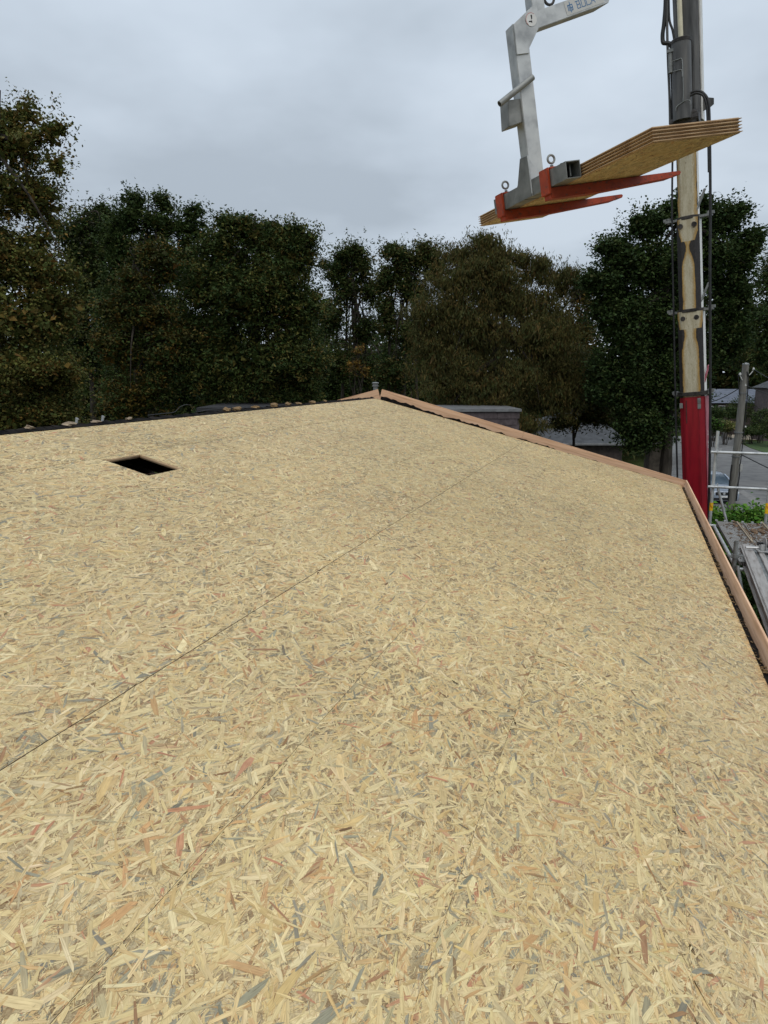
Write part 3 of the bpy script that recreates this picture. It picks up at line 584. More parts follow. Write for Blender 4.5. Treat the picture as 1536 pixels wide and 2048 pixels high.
ub = lhit(1070, 0, 0, AF); u1 = lhit(1058, 15, 0, AF-.05); u2 = lhit(1083, 15, 0, AF-.05)
g = G(); g.box((AF-.10, u1.y, u1.z-.1), (AF-.004, u2.y, u1.z+.55)); g.build('hanger_upright', M_GALV, fk, LM, bevel=.003)
sh = lhit(1101, -5, 0, AF-.03); g = G(); ring = []
for i in range(17):
    t = 2*math.pi*i/16; ring.append([Vector((AF-.05, sh.y, sh.z+.0))+Vector((0, math.cos(t)*(.04+.01*math.cos(s)), math.sin(t)*(.04+.01*math.cos(s))))+Vector((.01*math.sin(s), 0, 0)) for s in np.linspace(0, 2*math.pi, 9)[:-1]])
g.grid(ring, cap=False); g.build('shackle', M_DARK_MET, fk, LM, smooth_shade=True)
# tool box on the post and the hollow handle above it
b1 = lhit(1005, 203, 1, -.255); b2 = lhit(1020, 196, 1, -.255)
bx_ = [lhit(x, y, 0, AF-.02) for x, y in ((1015.5, 200), (1041, 197), (1048, 243), (1018.5, 253))]
g = G(); f0 = [Vector((AF-.02, p.y, p.z)) for p in bx_]; f1 = [p-Vector((.13, 0, 0)) for p in f0]; g.grid([f0, f1]); g.build('box_casing', M_GALV_D, fk, LM, bevel=.003)
h0 = lhit(1065.5, 154.5, 0, AF+.035); h1 = lhit(999, 208, 0, AF+.035)
g = G(); g.pipe(h0, h1, .022, .017); g.build('handle_tube', M_GALV_D, fk, LM, smooth_shade=True)
# printed marks: round no-step sign and the maker's lettering
sc_ = lhit(1062, 39, 0, AF+.010); DM = LM @ frame((AF+.0125, sc_.y, sc_.z), (0, 1, 0), (0, 0, 1), (1, 0, 0)); R_ = .046
disc = lambda r, k=28: [(math.cos(2*math.pi*i/k)*r, math.sin(2*math.pi*i/k)*r) for i in range(k)]
g = G(); g.prism(disc(R_), .0006, DM); stk = g.build('warning_sticker', M_WPRINT, fk, None)
g = G(); k = 28; DM2 = DM @ Matrix.Translation((0, 0, .0012))
for i in range(4, 18):
    a, b = 2*math.pi*i/k, 2*math.pi*(i+1)/k; g.poly([DM2 @ Vector((math.cos(t)*r, math.sin(t)*r, 0)) for t, r in ((a, R_*.90), (b, R_*.90), (b, R_*.97), (a, R_*.97))])
g.build('sticker_ring', M_RPRINT, stk, None)
g = G(); s_ = R_/12.; tp = lambda L: [DM2 @ Vector((x*s_, y*s_, 0)) for x, y in L]
g.poly(tp([(-.6, 7.5), (2.6, 8), (2.4, 1.2), (.2, -.6)][::1])); g.poly(tp([(-6, -4.6), (-5.6, -2.6), (-2, -2.4), (.2, -1.6), (1.6, -3.2), (1.4, -6), (-1, -5.2), (-2.6, -4.6)][::1])); g.build('sticker_pictogram', M_INK, stk, None)
LBX = lambda x, y: AM.inverted() @ (LM @ lhit(x, y, 0, AF))
q0 = LBX(1134, 28); q1 = LBX(1200, 8)
g = G(); g.box((q0.x, .012, .0012), (q1.x+.04, ah-.006, .0018)); plate = g.build('name_plate', flat('pale_plate_paint', (.50, .50, .485), .5), fk, AM)
lh = ah*.50; y0 = .030
def strokes(segs, x, s, m, name):
    g = G()
    for (ax, ay, bx, by, wd) in segs:
        p = Vector((x+ax*s, y0+ay*lh, .0024)); q = Vector((x+bx*s, y0+by*lh, .0024)); d = (q-p).normalized(); nn = Vector((-d.y, d.x, 0))*wd*s/2
        g.poly([p-nn-d*wd*s*.4, q-nn+d*wd*s*.4, q+nn+d*wd*s*.4, p+nn-d*wd*s*.4])
    return g.build(name, m, plate, AM)
e0 = LBX(1138, 22).x; sw = lh*.72
strokes([(.5, -.1, .5, 1.15, .13), (.0, .15, .0, .80, .15), (.0, .80, .95, .80, .13), (.28, .1, .28, .75, .13), (.95, .15, .95, .8, .15), (.5, .45, .95, .45, .12), (.72, .08, .95, .15, .13), (.72, .08, .72, .4, .1)], e0, sw, M_BLUE, 'maker_emblem')
tx = LBX(1155, 17).x
strokes([(-.15, .92, .6, .92, .12), (.1, .06, .1, .92, .12), (.1, .06, .8, .06, .12), (.8, .06, .8, .44, .12), (.2, .5, .8, .5, .12), (.7, .55, .7, .92, .12)], tx, sw, M_BLUE, 'printed_letter_b')
strokes([(0, .06, .8, .06, .12), (.8, .06, .8, .92, .12), (0, .92, .8, .92, .12), (0, .06, 0, .92, .12)], tx+sw*1.12, sw, M_BLUE, 'printed_letter_o')
strokes([(0, .06, 0, .92, .12), (0, .06, .8, .06, .12), (.8, .06, .8, .2, .12)], tx+sw*2.2, sw, M_BLUE, 'printed_letter_l')
strokes([(0, .06, .36, .92, .12), (.36, .92, .8, .06, .12), (.12, .34, .62, .34, .1)], tx+sw*3.24, sw, M_BLUE, 'printed_letter_a')
# ------------------------------------------------------------------ LOADER CRANE
DC = 14.0
CB = at(1394, 1035, DC); CT = at(1368.5, 60, DC); EZ = (CT-CB).normalized()
vd = (CB-CAM); vd.z = 0; vd.normalize(); EY = (-vd-EZ*(-vd).dot(EZ)).normalized(); EX = EY.cross(EZ); 
yaw = math.radians(-9); EXr = EX*math.cos(yaw)+EY*math.sin(yaw); EYr = EZ.cross(EXr)
if EX.x < 0: EX = -EX
if EXr.x < 0: EXr = -EXr; EYr = -EYr
def zof(y):                              # height along the boom axis of photo row y
    P = hit(1385, y, CB, EYr); return (P-CB).dot(EZ)
class GC(G):                            # crane parts are measured with +y towards the camera
    def build(s, name, mats, parent=None, M=None, **k):
        s.v = [(x, -y, z) for x, y, z in s.v]; return G.build(s, name, mats, parent, M, **k)
CR = thing('loader_crane', 'telescopic loader crane with crimson lower boom and worn cream extensions behind the roof corner', 'crane', (CB.x, CB.y, 0))
CM = frame(CB, EXr, EYr, EZ)
def oct_(wd, dp, c): 
    a, b = wd/2, dp/2; return [(-a+c, b), (a-c, b), (a, b-c), (a, -b+c), (a-c, -b), (-a+c, -b), (-a, -b+c), (-a, b-c)]
PXM = .00985
def section(name, y_lo, y_hi, wpx, dp, m, off=0.0, c=None, sidem=None):
    z0, z1 = zof(y_lo), zof(y_hi); wd = wpx*PXM; c = c or wd*.20
    g = GC(); pr = oct_(wd, dp, c); g.grid([[Vector((x+off, y, z-z1)) for x, y in pr] for z in (z0, z1)])
    if sidem is not None:
        for i, f in enumerate(g.f[:8]):
            if i == 2: g.m[i] = 1
    return g.build(name, [m, sidem] if sidem is not None else m, CR, CM @ Matrix.Translation((0, 0, z1)), bevel=.006)
zg = -(CB.z)/EZ.z
g = GC(); pr = oct_(46*PXM, .50, .10); ztop = zof(792); g.grid([[Vector((x, y, z)) for x, y in pr] for z in (zg+1.1, ztop)]); rb = g.build('lower_boom', M_RED, CR, CM, bevel=.012)
g = GC(); g.box((-.6, -.6, zg), (.6, .6, zg+1.1)); g.build('crane_base', M_DARK_MET, CR, CM, bevel=.03)
g = GC(); g.box((46*PXM/2+.001, -.16, zg+1.2), (46*PXM/2+.012, .16, ztop-.02)); g.build('side_rail', M_PINK, CR, CM, bevel=.003)
# worn lettering down the side rail (unreadable strokes)
xs = 46*PXM/2+.0135; zz = zof(865)
while zz > zof(972):
    if rng.integers(0, 4) != 3:
        g = GC(); yy = rng.uniform(-.02, .04); P = [(-.05, 0), (.03, rng.uniform(-.03, .03)), (.03, -.055+rng.uniform(-.02, .02)), (-.05, -.05), (-.01, -.025), (-.05, 0)]
        w_ = .008
        ring = [[(xs, yy+a, zz+b+w_) for a, b in P], [(xs, yy+a, zz+b-w_) for a, b in P]]
        g.grid(ring, cap=False, close=False); g.build('worn_letter', M_WPRINT, rb, CM)
    zz -= .085
for sx, yy in ((-19, 808), (14, 800), (14, 811)):
    g = GC(); z = zof(yy); g.box((sx*PXM-.03, .25+.0, z-.05), (sx*PXM+.03, .262, z+.05)); g.build('wear_pad', M_GALV_D, CR, CM, bevel=.004)
g = GC(); z = zof(800); g.box((-.10, .251, z-.42), (-.088, .258, z+.02)); g.build('grease_streak', M_DARK_MET, rb, CM)
# extension sections, each narrower than the one below
section('extension_section', 800, 622, 45, .44, boom_paint(1.3, .42, .150, .36), -.005, .085, M_WHITEP)
section('extension_section', 640, 437, 40, .40, boom_paint(4.1, .52, .112, .72), -.005, .080, M_WHITEP)
section('extension_section', 460, 236, 35, .35, boom_paint(8.4, 3.1, .105, .5), -.005, .075, M_WHITEP)
def collar(yc, wpx, dp, thick, lugs):
    z = zof(yc); wd = wpx*PXM
    g = GC(); o_ = oct_(wd+.05, dp+.05, .12); g.grid([[Vector((x, y, zz)) for x, y in o_] for zz in (z-thick/2, z+thick/2)]); cl = g.build('collar', M_DARK_MET, CR, CM, bevel=.006)
    for sx in (-1, 1):
        g = GC(); x0 = wd/2*sx; x1 = (wd/2+lugs)*sx; g.box((min(x0, x1), .0, z-.03), (max(x0, x1), .12, z+.012)); g.box((x1-.03, .02, z+.0), (x1+.03, .10, z+.055)); g.cyl((x1-sx*.06, .06, z-.05), (x1-sx*.06, .06, z+.06), .035, 12); g.build('hose_bracket', M_GALV_D, cl, CM, bevel=.003)
    return cl
collar(786, 50, .50, .07, .10); collar(621, 43, .42, .06, .18); collar(436, 38, .37, .06, .22)
# sloping pawl levers on the right of each collar
for y0_, x0_, y1_, x1_ in ((625, 12, 572, 33), (440, 10, 385, 30), (790, 16, 735, 30)):
    g = GC(); z0, z1 = zof(y0_), zof(y1_); A = Vector((x0_*PXM, .10, z0)); B = Vector((x1_*PXM, .02, z1)); M = aim(A, B, (0, 1, 0)); L = (B-A).length
    g.prism([(-.05, 0), (.05, 0), (.035, L*.6), (.05, L), (-.03, L*1.05), (-.04, L*.5)], .03, M @ Matrix(((1, 0, 0, 0), (0, 0, 1, 0), (0, 1, 0, 0), (0, 0, 0, 1)))); g.build('pawl_lever', M_GALV_D if y0_ != 790 else M_PINK, CR, CM, bevel=.004)
for yy in (452, 636, ):
    for sx in (-12, 12):
        g = GC(); z = zof(yy); g.cyl((sx*PXM, .18, z), (sx*PXM, .226, z), .045, 14); g.build('wear_bolt', M_DARK_MET, CR, CM)
# knuckle: dark grey second boom with its cylinder, running up out of the picture
z0 = zof(243); z1 = zof(-140)
def lx(x, y, o=0): return (hit(x, y, CB-EYr*o, EYr)-CB).dot(EXr)
g = GC(); c0 = lx(1378, 240); g.grid([[Vector((c0+x, y-.05, z)) for x, y in oct_(wd, .42, .07)] for wd, z in ((.40, z0-.1), (.40, zof(60)), (.44, z1))]); g.build('second_boom', M_GREY_MET, CR, CM, bevel=.01)
g = GC(); g.box((c0+.205, -.20, z0), (c0+.232, .0, z1)); g.build('boom_rail', M_WHITEP, CR, CM, bevel=.004)
xb0, xb1 = lx(1365, 235, .3), lx(1362, 90, .3)
g = GC(); g.cyl((xb0, .30, z0-.02), (xb1, .30, zof(86)), .165, 24); cylb = g.build('lift_cylinder', M_GREY_MET, CR, CM, smooth_shade=True)
g = GC(); g.cyl((xb1, .30, zof(87)), (lx(1357, 0, .3), .30, z1), .042, 14); g.build('piston_rod', flat('pale_chromed_rod', (.60, .55, .40), .3), cylb, CM, smooth_shade=True)
g = GC(); g.lathe([(.0, 0), (.172, 0), (.175, .05), (.165, .06)], Matrix.Translation((xb1, .30, zof(90)-.02)), 24); g.build('cylinder_gland', M_DARK_MET, cylb, CM, smooth_shade=True)
g = GC(); g.box((xb0-.17, .05, z0-.14), (xb0+.24, .34, z0+.02)); g.cyl((xb0-.22, .26, z0-.02), (xb0+.27, .26, z0-.02), .09, 16); g.cyl((xb0-.22, .26, z0+.08), (xb0-.19, .26, z0+.08), .05, 12); g.cyl((xb0+.10, .26, z0+.09), (xb0+.24, .26, z0+.05), .06, 12); g.build('knuckle', M_DARK_MET, CR, CM, bevel=.008)
g = GC(); A0 = [(1389, 196), (1400, 196), (1427, 206), (1427, 218), (1420, 222), (1406, 226), (1389, 236)]
g.prism([(lx(x, y), zof(y)) for x, y in A0], .02, frame((0, -.05, 0), (1, 0, 0), (0, 0, 1), (0, -1, 0))); g.build('hose_guide_plate', M_GREY_MET, CR, CM, bevel=.003)
def hosep(pix, r, m=M_BLACK, y=.30, name='hydraulic_hose', par=None): g = GC(); g.hose([Vector((lx(a, b, y), y, zof(b))) for a, b in pix], r, 8); return g.build(name, m, par or CR, CM, smooth_shade=True)
hosep([(1331, -60), (1331, 0), (1328, 40), (1325, 62), (1326, 78), (1332, 82), (1340, 86), (1344, 96)], .036)
hosep([(1334, -60), (1334, 40), (1336, 120), (1339, 190), (1340, 245)], .022, M_GREY_MET)
hosep([(1337, -60), (1338, 30), (1345, 60), (1350, 90)], .02)
hosep([(1341, 100), (1342, 140), (1344, 190), (1343, 240)], .018)
hosep([(1379, 199), (1388, 196), (1400, 199), (1409, 207), (1416, 220), (1418.5, 240), (1420, 300), (1421, 420), (1420, 560), (1420.5, 700), (1420, 860), (1417, 1045), (1415, 1100)], .024, y=.34)
hosep([(1380, 203), (1392, 201), (1403, 206), (1409, 214), (1413, 228), (1415, 245), (1417, 300), (1418, 360)], .02, y=.36)
hosep([(1345, 300), (1344, 420), (1346, 560), (1349, 700), (1352, 850), (1356, 1000)], .018, y=.20)
g = GC(); g.hose([Vector((lx(a, b, .47), .47, zof(b))) for a, b in ((1345, 129), (1356, 129), (1364, 131), (1366, 160), (1367, 200), (1366, 212))], .009, 6); g.hose([Vector((lx(a, b, .47), .47, zof(b))) for a, b in ((1347, 150), (1358, 150), (1364, 152), (1365, 165))], .009, 6); g.hose([Vector((lx(a, b, .47), .47, zof(b))) for a, b in ((1352, 228), (1353, 221), (1362, 216), (1372, 213), (1380, 216), (1382, 224))], .009, 6); g.build('steel_pipe', M_GALV_D, cylb, CM, smooth_shade=True)
g = GC(); z = zof(110); xx = lx(1341, 112, .38); g.cyl((xx, .38, zof(148)), (xx, .38, zof(100)), .042, 12); g.box((xx-.05, .33, zof(108)), (xx+.07, .43, zof(102))); g.build('valve_block', M_GALV_D, cylb, CM, bevel=.004)
# ------------------------------------------------------------------ SCAFFOLD ALONG THE EAVE
ZD = H-2.30
sc = thing('scaffold', 'galvanised tube scaffold with plank decks standing along the eave', 'scaffold', wp(10, 1.75, 0))
TR = .0242
def tube(a, b, name='tube', r=TR, m=None): g = G(); g.pipe(a, b, r, r*.86, 14); return g.build(name, m or M_GALV, sc, None, smooth_shade=True)
sL = at(1420, 1040, 11.20); sR = at(1531, 1046, 10.95)
topL = at(1433.5, 862, 11.20); topL = Vector((sL.x, sL.y, topL.z))
tube((sL.x, sL.y, 0), topL, 'standard'); tube((sR.x, sR.y, 0), (sR.x, sR.y, topL.z+.6), 'standard')
def onv(P, y):                                # same plan position, height of photo row y
    d = Vector((P.x, P.y)); r = ray(768, y); return CAM.z + r.z/r.y*P.y
for y in (903.5, 972.5):
    a = Vector((sL.x-.10, sL.y-.035, onv(sL, y))); b = Vector((sR.x+.14, sR.y-.035, onv(sL, y)-.012)); tube(a, b, 'guard_rail', .0215)
# couplers
def coupler(P, ax=(1, 0, 0)):
    g = G(); M = Matrix.Translation(P); g.cyl(M @ Vector((0, 0, -.03)), M @ Vector((0, 0, .03)), .036, 12); g.box((-.02, -.075, -.022), (.03, -.02, .022), M); g.cyl(M @ Vector((.045, -.05, -.02)), M @ Vector((.045, -.05, .055)), .011, 8); g.build('coupler', M_GALV, sc, None, bevel=.003)
for y in (903.5, 972.5):
    coupler(Vector((sL.x, sL.y, onv(sL, y)))); coupler(Vector((sR.x, sR.y, onv(sL, y))))
tube(Vector((sL.x+.05, sL.y-.06, onv(sL, 974))), Vector((at(1453, 1042, 11.1).x, 11.1, ZD-.02)), 'brace', .020)
for P, yy in ((sL, (1005, 1021)), (sR, (1006, 1027))):
    g = G(); z0, z1 = onv(P, yy[1]), onv(P, yy[0]); g.lathe([(TR+.001, z0), (TR+.0022, z0), (TR+.0022, z1), (TR+.001, z1)], Matrix.Translation((P.x, P.y, 0)), 14); st_ = g.build('inspection_sticker', M_YEL, sc, None, smooth_shade=True)
    g = G(); k = TR+.0034
    for i in range(-2, 2):
        a, b = math.radians(-100+i*22), math.radians(-100+(i+1)*22-4); zz = z1-.03-(i+2)*.012
        g.poly([(P.x+math.cos(a)*k, P.y+math.sin(a)*k, zz), (P.x+math.cos(b)*k, P.y+math.sin(b)*k, zz-.008), (P.x+math.cos(b)*k, P.y+math.sin(b)*k, zz-.04), (P.x+math.cos(a)*k, P.y+math.sin(a)*k, zz-.032)])
    g.build('sticker_mark', M_ORG, st_, None)
# perforated steel deck beyond, carried between tubes
def grip_mat():
    m, t, b = mat('perforated_steel', .6, .4); v = coords(t, (24, 48, 1)); ch = N(t, 'ShaderNodeTexVoronoi'); ch.inputs['Randomness'].default_value = .15; t.links.new(v, ch.inputs['Vector']); ch.inputs['Scale'].default_value = 1
    n = noise(t, coords(t), 5, 7, .6); c = ramp(t, ch.outputs['Distance'], [(.22, (.03, .028, .026)), (.32, (.22, .215, .205)), (.55, (.30, .295, .28))]); c = mixc(t, ramp(t, n, [(.45, (0, 0, 0)), (.7, (.7, .7, .7))]), c, (.13, .10, .075))
    t.links.new(c, b.inputs['Base Color']); bump(t, b, ch.outputs['Distance'], .5, .004); return m
M_GRIP = grip_mat()
def wframe(u, wv, z): return frame(wp(u, wv, z), U, WD, (0, 0, 1))
for k, (w0, w1) in enumerate(((1.405, 1.775), (1.785, 2.155))):
    g = G(); g.box((0, 0, -.05), (2.6, w1-w0, 0)); pk = g.build('steel_plank', M_GRIP, sc, wframe(9.55, w0, ZD+.0), bevel=.004)
for wv in (1.405, 1.53, 1.64, 1.78, 1.92, 2.05, 2.15):
    g = G(); g.box((0, -.018, 0), (.05, .018, .022)); g.build('plank_hook', M_GALV, sc, wframe(12.13, wv, ZD), bevel=.003)
tube(wp(11.85, 1.345, ZD-.03), wp(9.50, 1.345, ZD-.03), 'ledger'); tube(wp(12.14, 1.30, ZD-.075), wp(12.14, 2.3, ZD-.075), 'transom'); tube(wp(9.5, 1.28, ZD-.09), wp(9.5, 2.3, ZD-.09), 'transom')
tube(wp(9.44, 1.335, 0), wp(9.44, 1.335, H-2.02), 'standard', .026, M_GALV_D)
g = G(); P = wp(9.44, 1.335, H-2.21); g.cyl(P-Vector((0, 0, .025)), P+Vector((0, 0, .025)), .045, 12); g.box((-.09, -.02, -.012), (.11, .02, .012), Matrix.Translation(P)); g.build('coupler', M_GALV_D, sc, None, bevel=.003)
tube(wp(9.40, 1.37, H-2.32), wp(9.0, 1.75, H-4.1), 'brace', .020)
tube(wp(8.35, 1.15, H-2.86), wp(8.25, 1.95, H-2.86), 'transom', .022); tube(wp(8.2, 1.72, 0), wp(8.2, 1.72, H-2.80), 'standard', .0242)
# near aluminium deck: rails along its length with grooves between
du = wp(7.28, 1.372, 0)-wp(10.38, 1.53, 0); pdir = du.normalized(); pside = Vector((-pdir.y, pdir.x, 0)); pside = pside if pside.dot(WD) > 0 else -pside
PM = frame(wp(10.30, 1.525, ZD+.06), pdir, pside, (0, 0, 1))
M_ALU = blotch('dirty_aluminium', (.20, .175, .155), (.32, .30, .28), 6, .6, .35, stretch=(.5, 4, 4), detail=7, c3=(.38, .365, .345), lo=.3, hi=.7)
for k, (a, b, z) in enumerate(((0, .115, 0), (.165, .225, -.004), (.30, .36, -.004), (.435, .495, -.004), (.545, .66, 0))):
    g = G(); g.box((0, a, -.03), (3.6, b, z)); g.build('deck_rail', M_ALU, sc, PM, bevel=.003)
g = G(); g.box((0, .0, -.034), (3.6, .66, -.031)); g.build('deck_web', M_GALV_D, sc, PM)
g = G(); g.box((0, -.004, -.13), (3.6, .012, -.006)); g.box((0, -.035, -.13), (3.6, -.002, -.115)); g.box((0, -.022, -.03), (3.6, -.002, -.015)); g.build('side_beam', M_ALU, sc, PM, bevel=.002)
g = G(); g.box((.05, .0, -.12), (.09, .66, -.04)); g.build('end_beam', M_ALU, sc, PM)
# things lying on the decks
M_LATH = wood('weathered_lath', (.16, .12, .08), (.29, .23, .16), (.36, .30, .22), 'x')
def lath(p0, p1, wd, lab, m=M_LATH):
    a = ground(*p0, z=ZD+.012); b = ground(*p1, z=ZD+.012); x = (b-a).normalized(); y = Vector((-x.y, x.x, 0)); L = (b-a).length
    g = G(); g.box((0, -wd/2, -.008), (L, wd/2, .010)); tag(g.build('wood_lath', m, None, frame(a, x, y, (0, 0, 1)), bevel=.001), lab, 'lath', 'laths lying on the scaffold deck')
lath((1474, 1044), (1505, 1084), .026, 'long thin lath lying lengthwise on the far steel deck'); lath((1483, 1053), (1503, 1079), .022, 'shorter lath lying close beside the long thin one'); lath((1523, 1044), (1540, 1062), .024, 'thin pale lath by the right scaffold standard')
M_BARK = blotch('bark_brown', (.06, .035, .02), (.20, .125, .07), 20, .95, bumpv=.7)
for i, (x, y, r, lab) in enumerate(((1469, 1044, .05, 'brown bark strip at the far end of the steel deck'), (1470, 1050, .06, 'longer brown bark strip left of the laths on the deck'), (1517, 1049, .05, 'small dark bark strip near the right standard'), (1525, 1056, .07, 'dark bark strip on the right of the steel deck'), (1508, 1062, .09, 'large bark heap across the middle of the steel deck'), (1524, 1064, .10, 'large bark heap at the right edge of the steel deck'), (1492, 1060, .06, 'bark piece touching the laths on the deck'), (1479, 1071, .03, 'tiny dark bark chip in front of the laths'))):
    P = ground(x, y, ZD+.008); lump('bark_strip', lab, 'bark', P, r*.62, (2.3, .8, .42), M_BARK, 'bark pieces on the scaffold deck'); COL.objects[-1]
g = G()
for i in range(700):
    P = wp(rng.uniform(9.7, 12.1), 1.43+.7*rng.beta(1.6, 1), ZD+.004); M = Matrix.Translation(P) @ Matrix.Rotation(rng.uniform(0, 6), 4, 'Z') @ Matrix.Rotation(rng.uniform(-.5, .5), 4, 'X'); l = rng.uniform(.006, .026)
    g.box((-l, -.005, -.002), (l, .005, .003), M)
tag(g.build('leaf_litter', M_BARK, None), 'fine brown litter scattered over the steel scaffold deck', 'litter', kind='stuff')
# hand circular saw resting on the near deck
sp_ = hit(1518, 1104, (0, 0, ZD+.066), Vector((0, 0, 1)))
SM = Matrix.Translation(sp_) @ Matrix.Rotation(math.radians(-8), 4, 'Z')
saw = thing('circular_saw', 'circular saw with black motor and bare metal base resting on the aluminium deck', 'power saw', sp_)
M_SAW = flat('bare_saw_metal', (.50, .50, .49), .35, .5)
g = G(); g.box((-.01, -.02, 0), (.33, .0, .018)); g.box((-.01, 0, 0), (.018, .16, .018)); g.box((.05, .02, 0), (.33, .15, .006)); g.build('base_plate', M_SAW, saw, SM, bevel=.002)
g = G(); g.cyl((.13, .07, .085), (.33, .07, .085), .068, 20); g.cyl((.11, .07, .085), (.13, .07, .085), .05, 20); g.build('motor_housing', M_BLACK, saw, SM, bevel=.004)
g = G(); g.box((.03, .03, .006), (.075, .05, .09)); g.box((.03, .10, .006), (.075, .12, .075)); g.box((.075, .035, .03), (.12, .11, .05)); g.build('bracket', M_SAW, saw, SM, bevel=.003)
g = G(); g.cyl((-.13, .10, .03), (.03, .10, .03), .016, 12); g.build('guide_rod', M_SAW, saw, SM, smooth_shade=True)
g = G(); g.cyl((.02, .13, .075), (.10, .13, .075), .022, 12); g.cyl((.05, .13, .06), (.05, .13, .10), .03, 12); g.build('clamp_knob', M_BLACK, saw, SM, smooth_shade=True)
g = G(); g.lathe([(.0, -.002), (.085, -.002), (.085, .002), (.0, .002)], Matrix.Translation((.09, .09, .085)) @ Matrix.Rotation(math.pi/2, 4, 'Y'), 24); g.build('blade', M_SAW, saw, SM)
g = G(); g.hose([(.20, .07, .15), (.22, .07, .19), (.30, .07, .195), (.34, .07, .15)], .016, 8); g.build('handle', M_BLACK, saw, SM, smooth_shade=True)
# ------------------------------------------------------------------ TREES
M_LEAF = colattr('leaf', .65, .22); M_BARKT = blotch('tree_bark', (.02, .016, .012), (.055, .045, .036), 9, .95, stretch=(1, 1, .25), bumpv=.6)
def leaves_mesh(name, P, size, aspect, pal, up=.5, jitter=.09, droop=0., ccol=None, tri=False):
    n = len(P); nrm = rng.normal(0, 1, (n, 3)); nrm[:, 2] = np.abs(nrm[:, 2])*.6+up*1.5; nrm /= np.linalg.norm(nrm, axis=1, keepdims=True)
    t = rng.normal(0, 1, (n, 3)); t[:, 2] -= droop; t -= nrm*(t*nrm).sum(1, keepdims=True); t /= np.linalg.norm(t, axis=1, keepdims=True)+1e-9
    if droop:
        t = t*.45+np.array([0, 0, -1])*.55*min(1, droop)+rng.normal(0, .12, (n, 3)); t /= np.linalg.norm(t, axis=1, keepdims=True); nrm -= t*(t*nrm).sum(1, keepdims=True); nrm /= np.linalg.norm(nrm, axis=1, keepdims=True)+1e-9
    b = np.cross(nrm, t); L = (size*rng.uniform(.6, 1.3, n))[:, None]; Wd = L*aspect*rng.uniform(.75, 1.2, (n, 1))
    v = np.stack([P-t*L*.5, P+b*Wd*.5-t*L*.05, P+t*L*.5-nrm*L*.12, P-b*Wd*.5-t*L*.05], 1); q_ = 4
    if tri: v = np.stack([v[:, 0]-b*Wd*.12, v[:, 1]+b*Wd*.1, v[:, 2]-b*Wd*.3], 1); q_ = 3
    v = v.reshape(-1, 3).astype(np.float32)
    me = bpy.data.meshes.new(name); me.vertices.add(n*q_); me.vertices.foreach_set('co', v.ravel()); me.loops.add(n*q_); me.loops.foreach_set('vertex_index', np.arange(n*q_, dtype=np.int32))
    me.polygons.add(n); me.polygons.foreach_set('loop_start', np.arange(n, dtype=np.int32)*q_)
    pal = np.array(pal); col = (pal[ccol] if ccol is not None else pal[rng.integers(0, len(pal), n)])*rng.normal(1, jitter, (n, 1))*rng.normal(1, .06, (n, 3)); col = np.clip(col, .004, .5)
    ca = me.color_attributes.new('Col', 'FLOAT_COLOR', 'CORNER'); cc = np.ones((n*q_, 4), np.float32); cc[:, :3] = np.repeat(col, q_, 0); ca.data.foreach_set('color', cc.ravel())
    me.update(calc_edges=True); me.materials.append(M_LEAF); return me
def lobes_px(ell, d, deep=.85):
    out = []
    for e in ell:
        x, y, rx, ry = e[:4]; dd = d+(e[4] if len(e) > 4 else 0); c = at(x, y, dd); k = dd/F
        out.append((np.array(c), np.array([rx*k, max(rx, ry)*k*deep, ry*k])))
    return out
def crown_points(lobes, nclump, per, cr, hollow=.35, flat=.7):
    ar = np.array([r[0]*r[2]+r[1]*r[2]+r[0]*r[1] for _, r in lobes]); pick = rng.choice(len(lobes), nclump, p=ar/ar.sum())
    d = rng.normal(0, 1, (nclump, 3)); d /= np.linalg.norm(d, axis=1, keepdims=True)
    ph = rng.uniform(0, 6.3, (len(lobes), 6))[pick]
    lum = .97+.13*np.sin(4*d[:, 0]+ph[:, 0])*np.cos(4*d[:, 2]+ph[:, 1])+.12*np.sin(7*d[:, 1]+ph[:, 2]+5*d[:, 2])+.08*np.sin(13*d[:, 0]+ph[:, 3]+9*d[:, 2])
    rad = (hollow+(1.0-hollow)*rng.beta(2.6, 1.0, nclump))*lum*np.clip(rng.normal(1.0, .04, nclump), .9, 1.06)
    C = np.array([lobes[i][0] for i in pick])+d*np.array([lobes[i][1] for i in pick])*rad[:, None]
    sz = cr*rng.uniform(.5, 1.35, nclump)
    off = np.clip(rng.normal(0, 1, (nclump, per, 3)), -1.7, 1.7)*.42; off[:, :, 2] *= flat
    out = d*np.array([1, 1, .6]); off = off+out[:, None, :]*rng.uniform(-.6, .5, (nclump, per, 1))
    P = C[:, None, :]+off*sz[:, None, None]
    return P.reshape(-1, 3), np.repeat(np.arange(nclump), per), C
def sublobes(lobes):
    out = []
    for c, r in lobes:
        out.append((c, r*.84))
        for k in range(5):
            d = rng.normal(0, 1, 3); d /= np.linalg.norm(d); d[2] = abs(d[2])*.8 if k < 3 else d[2]
            out.append((c+d*r*rng.uniform(.55, .80), r*rng.uniform(.26, .48)*rng.uniform(.85, 1.15, 3)))
    return out
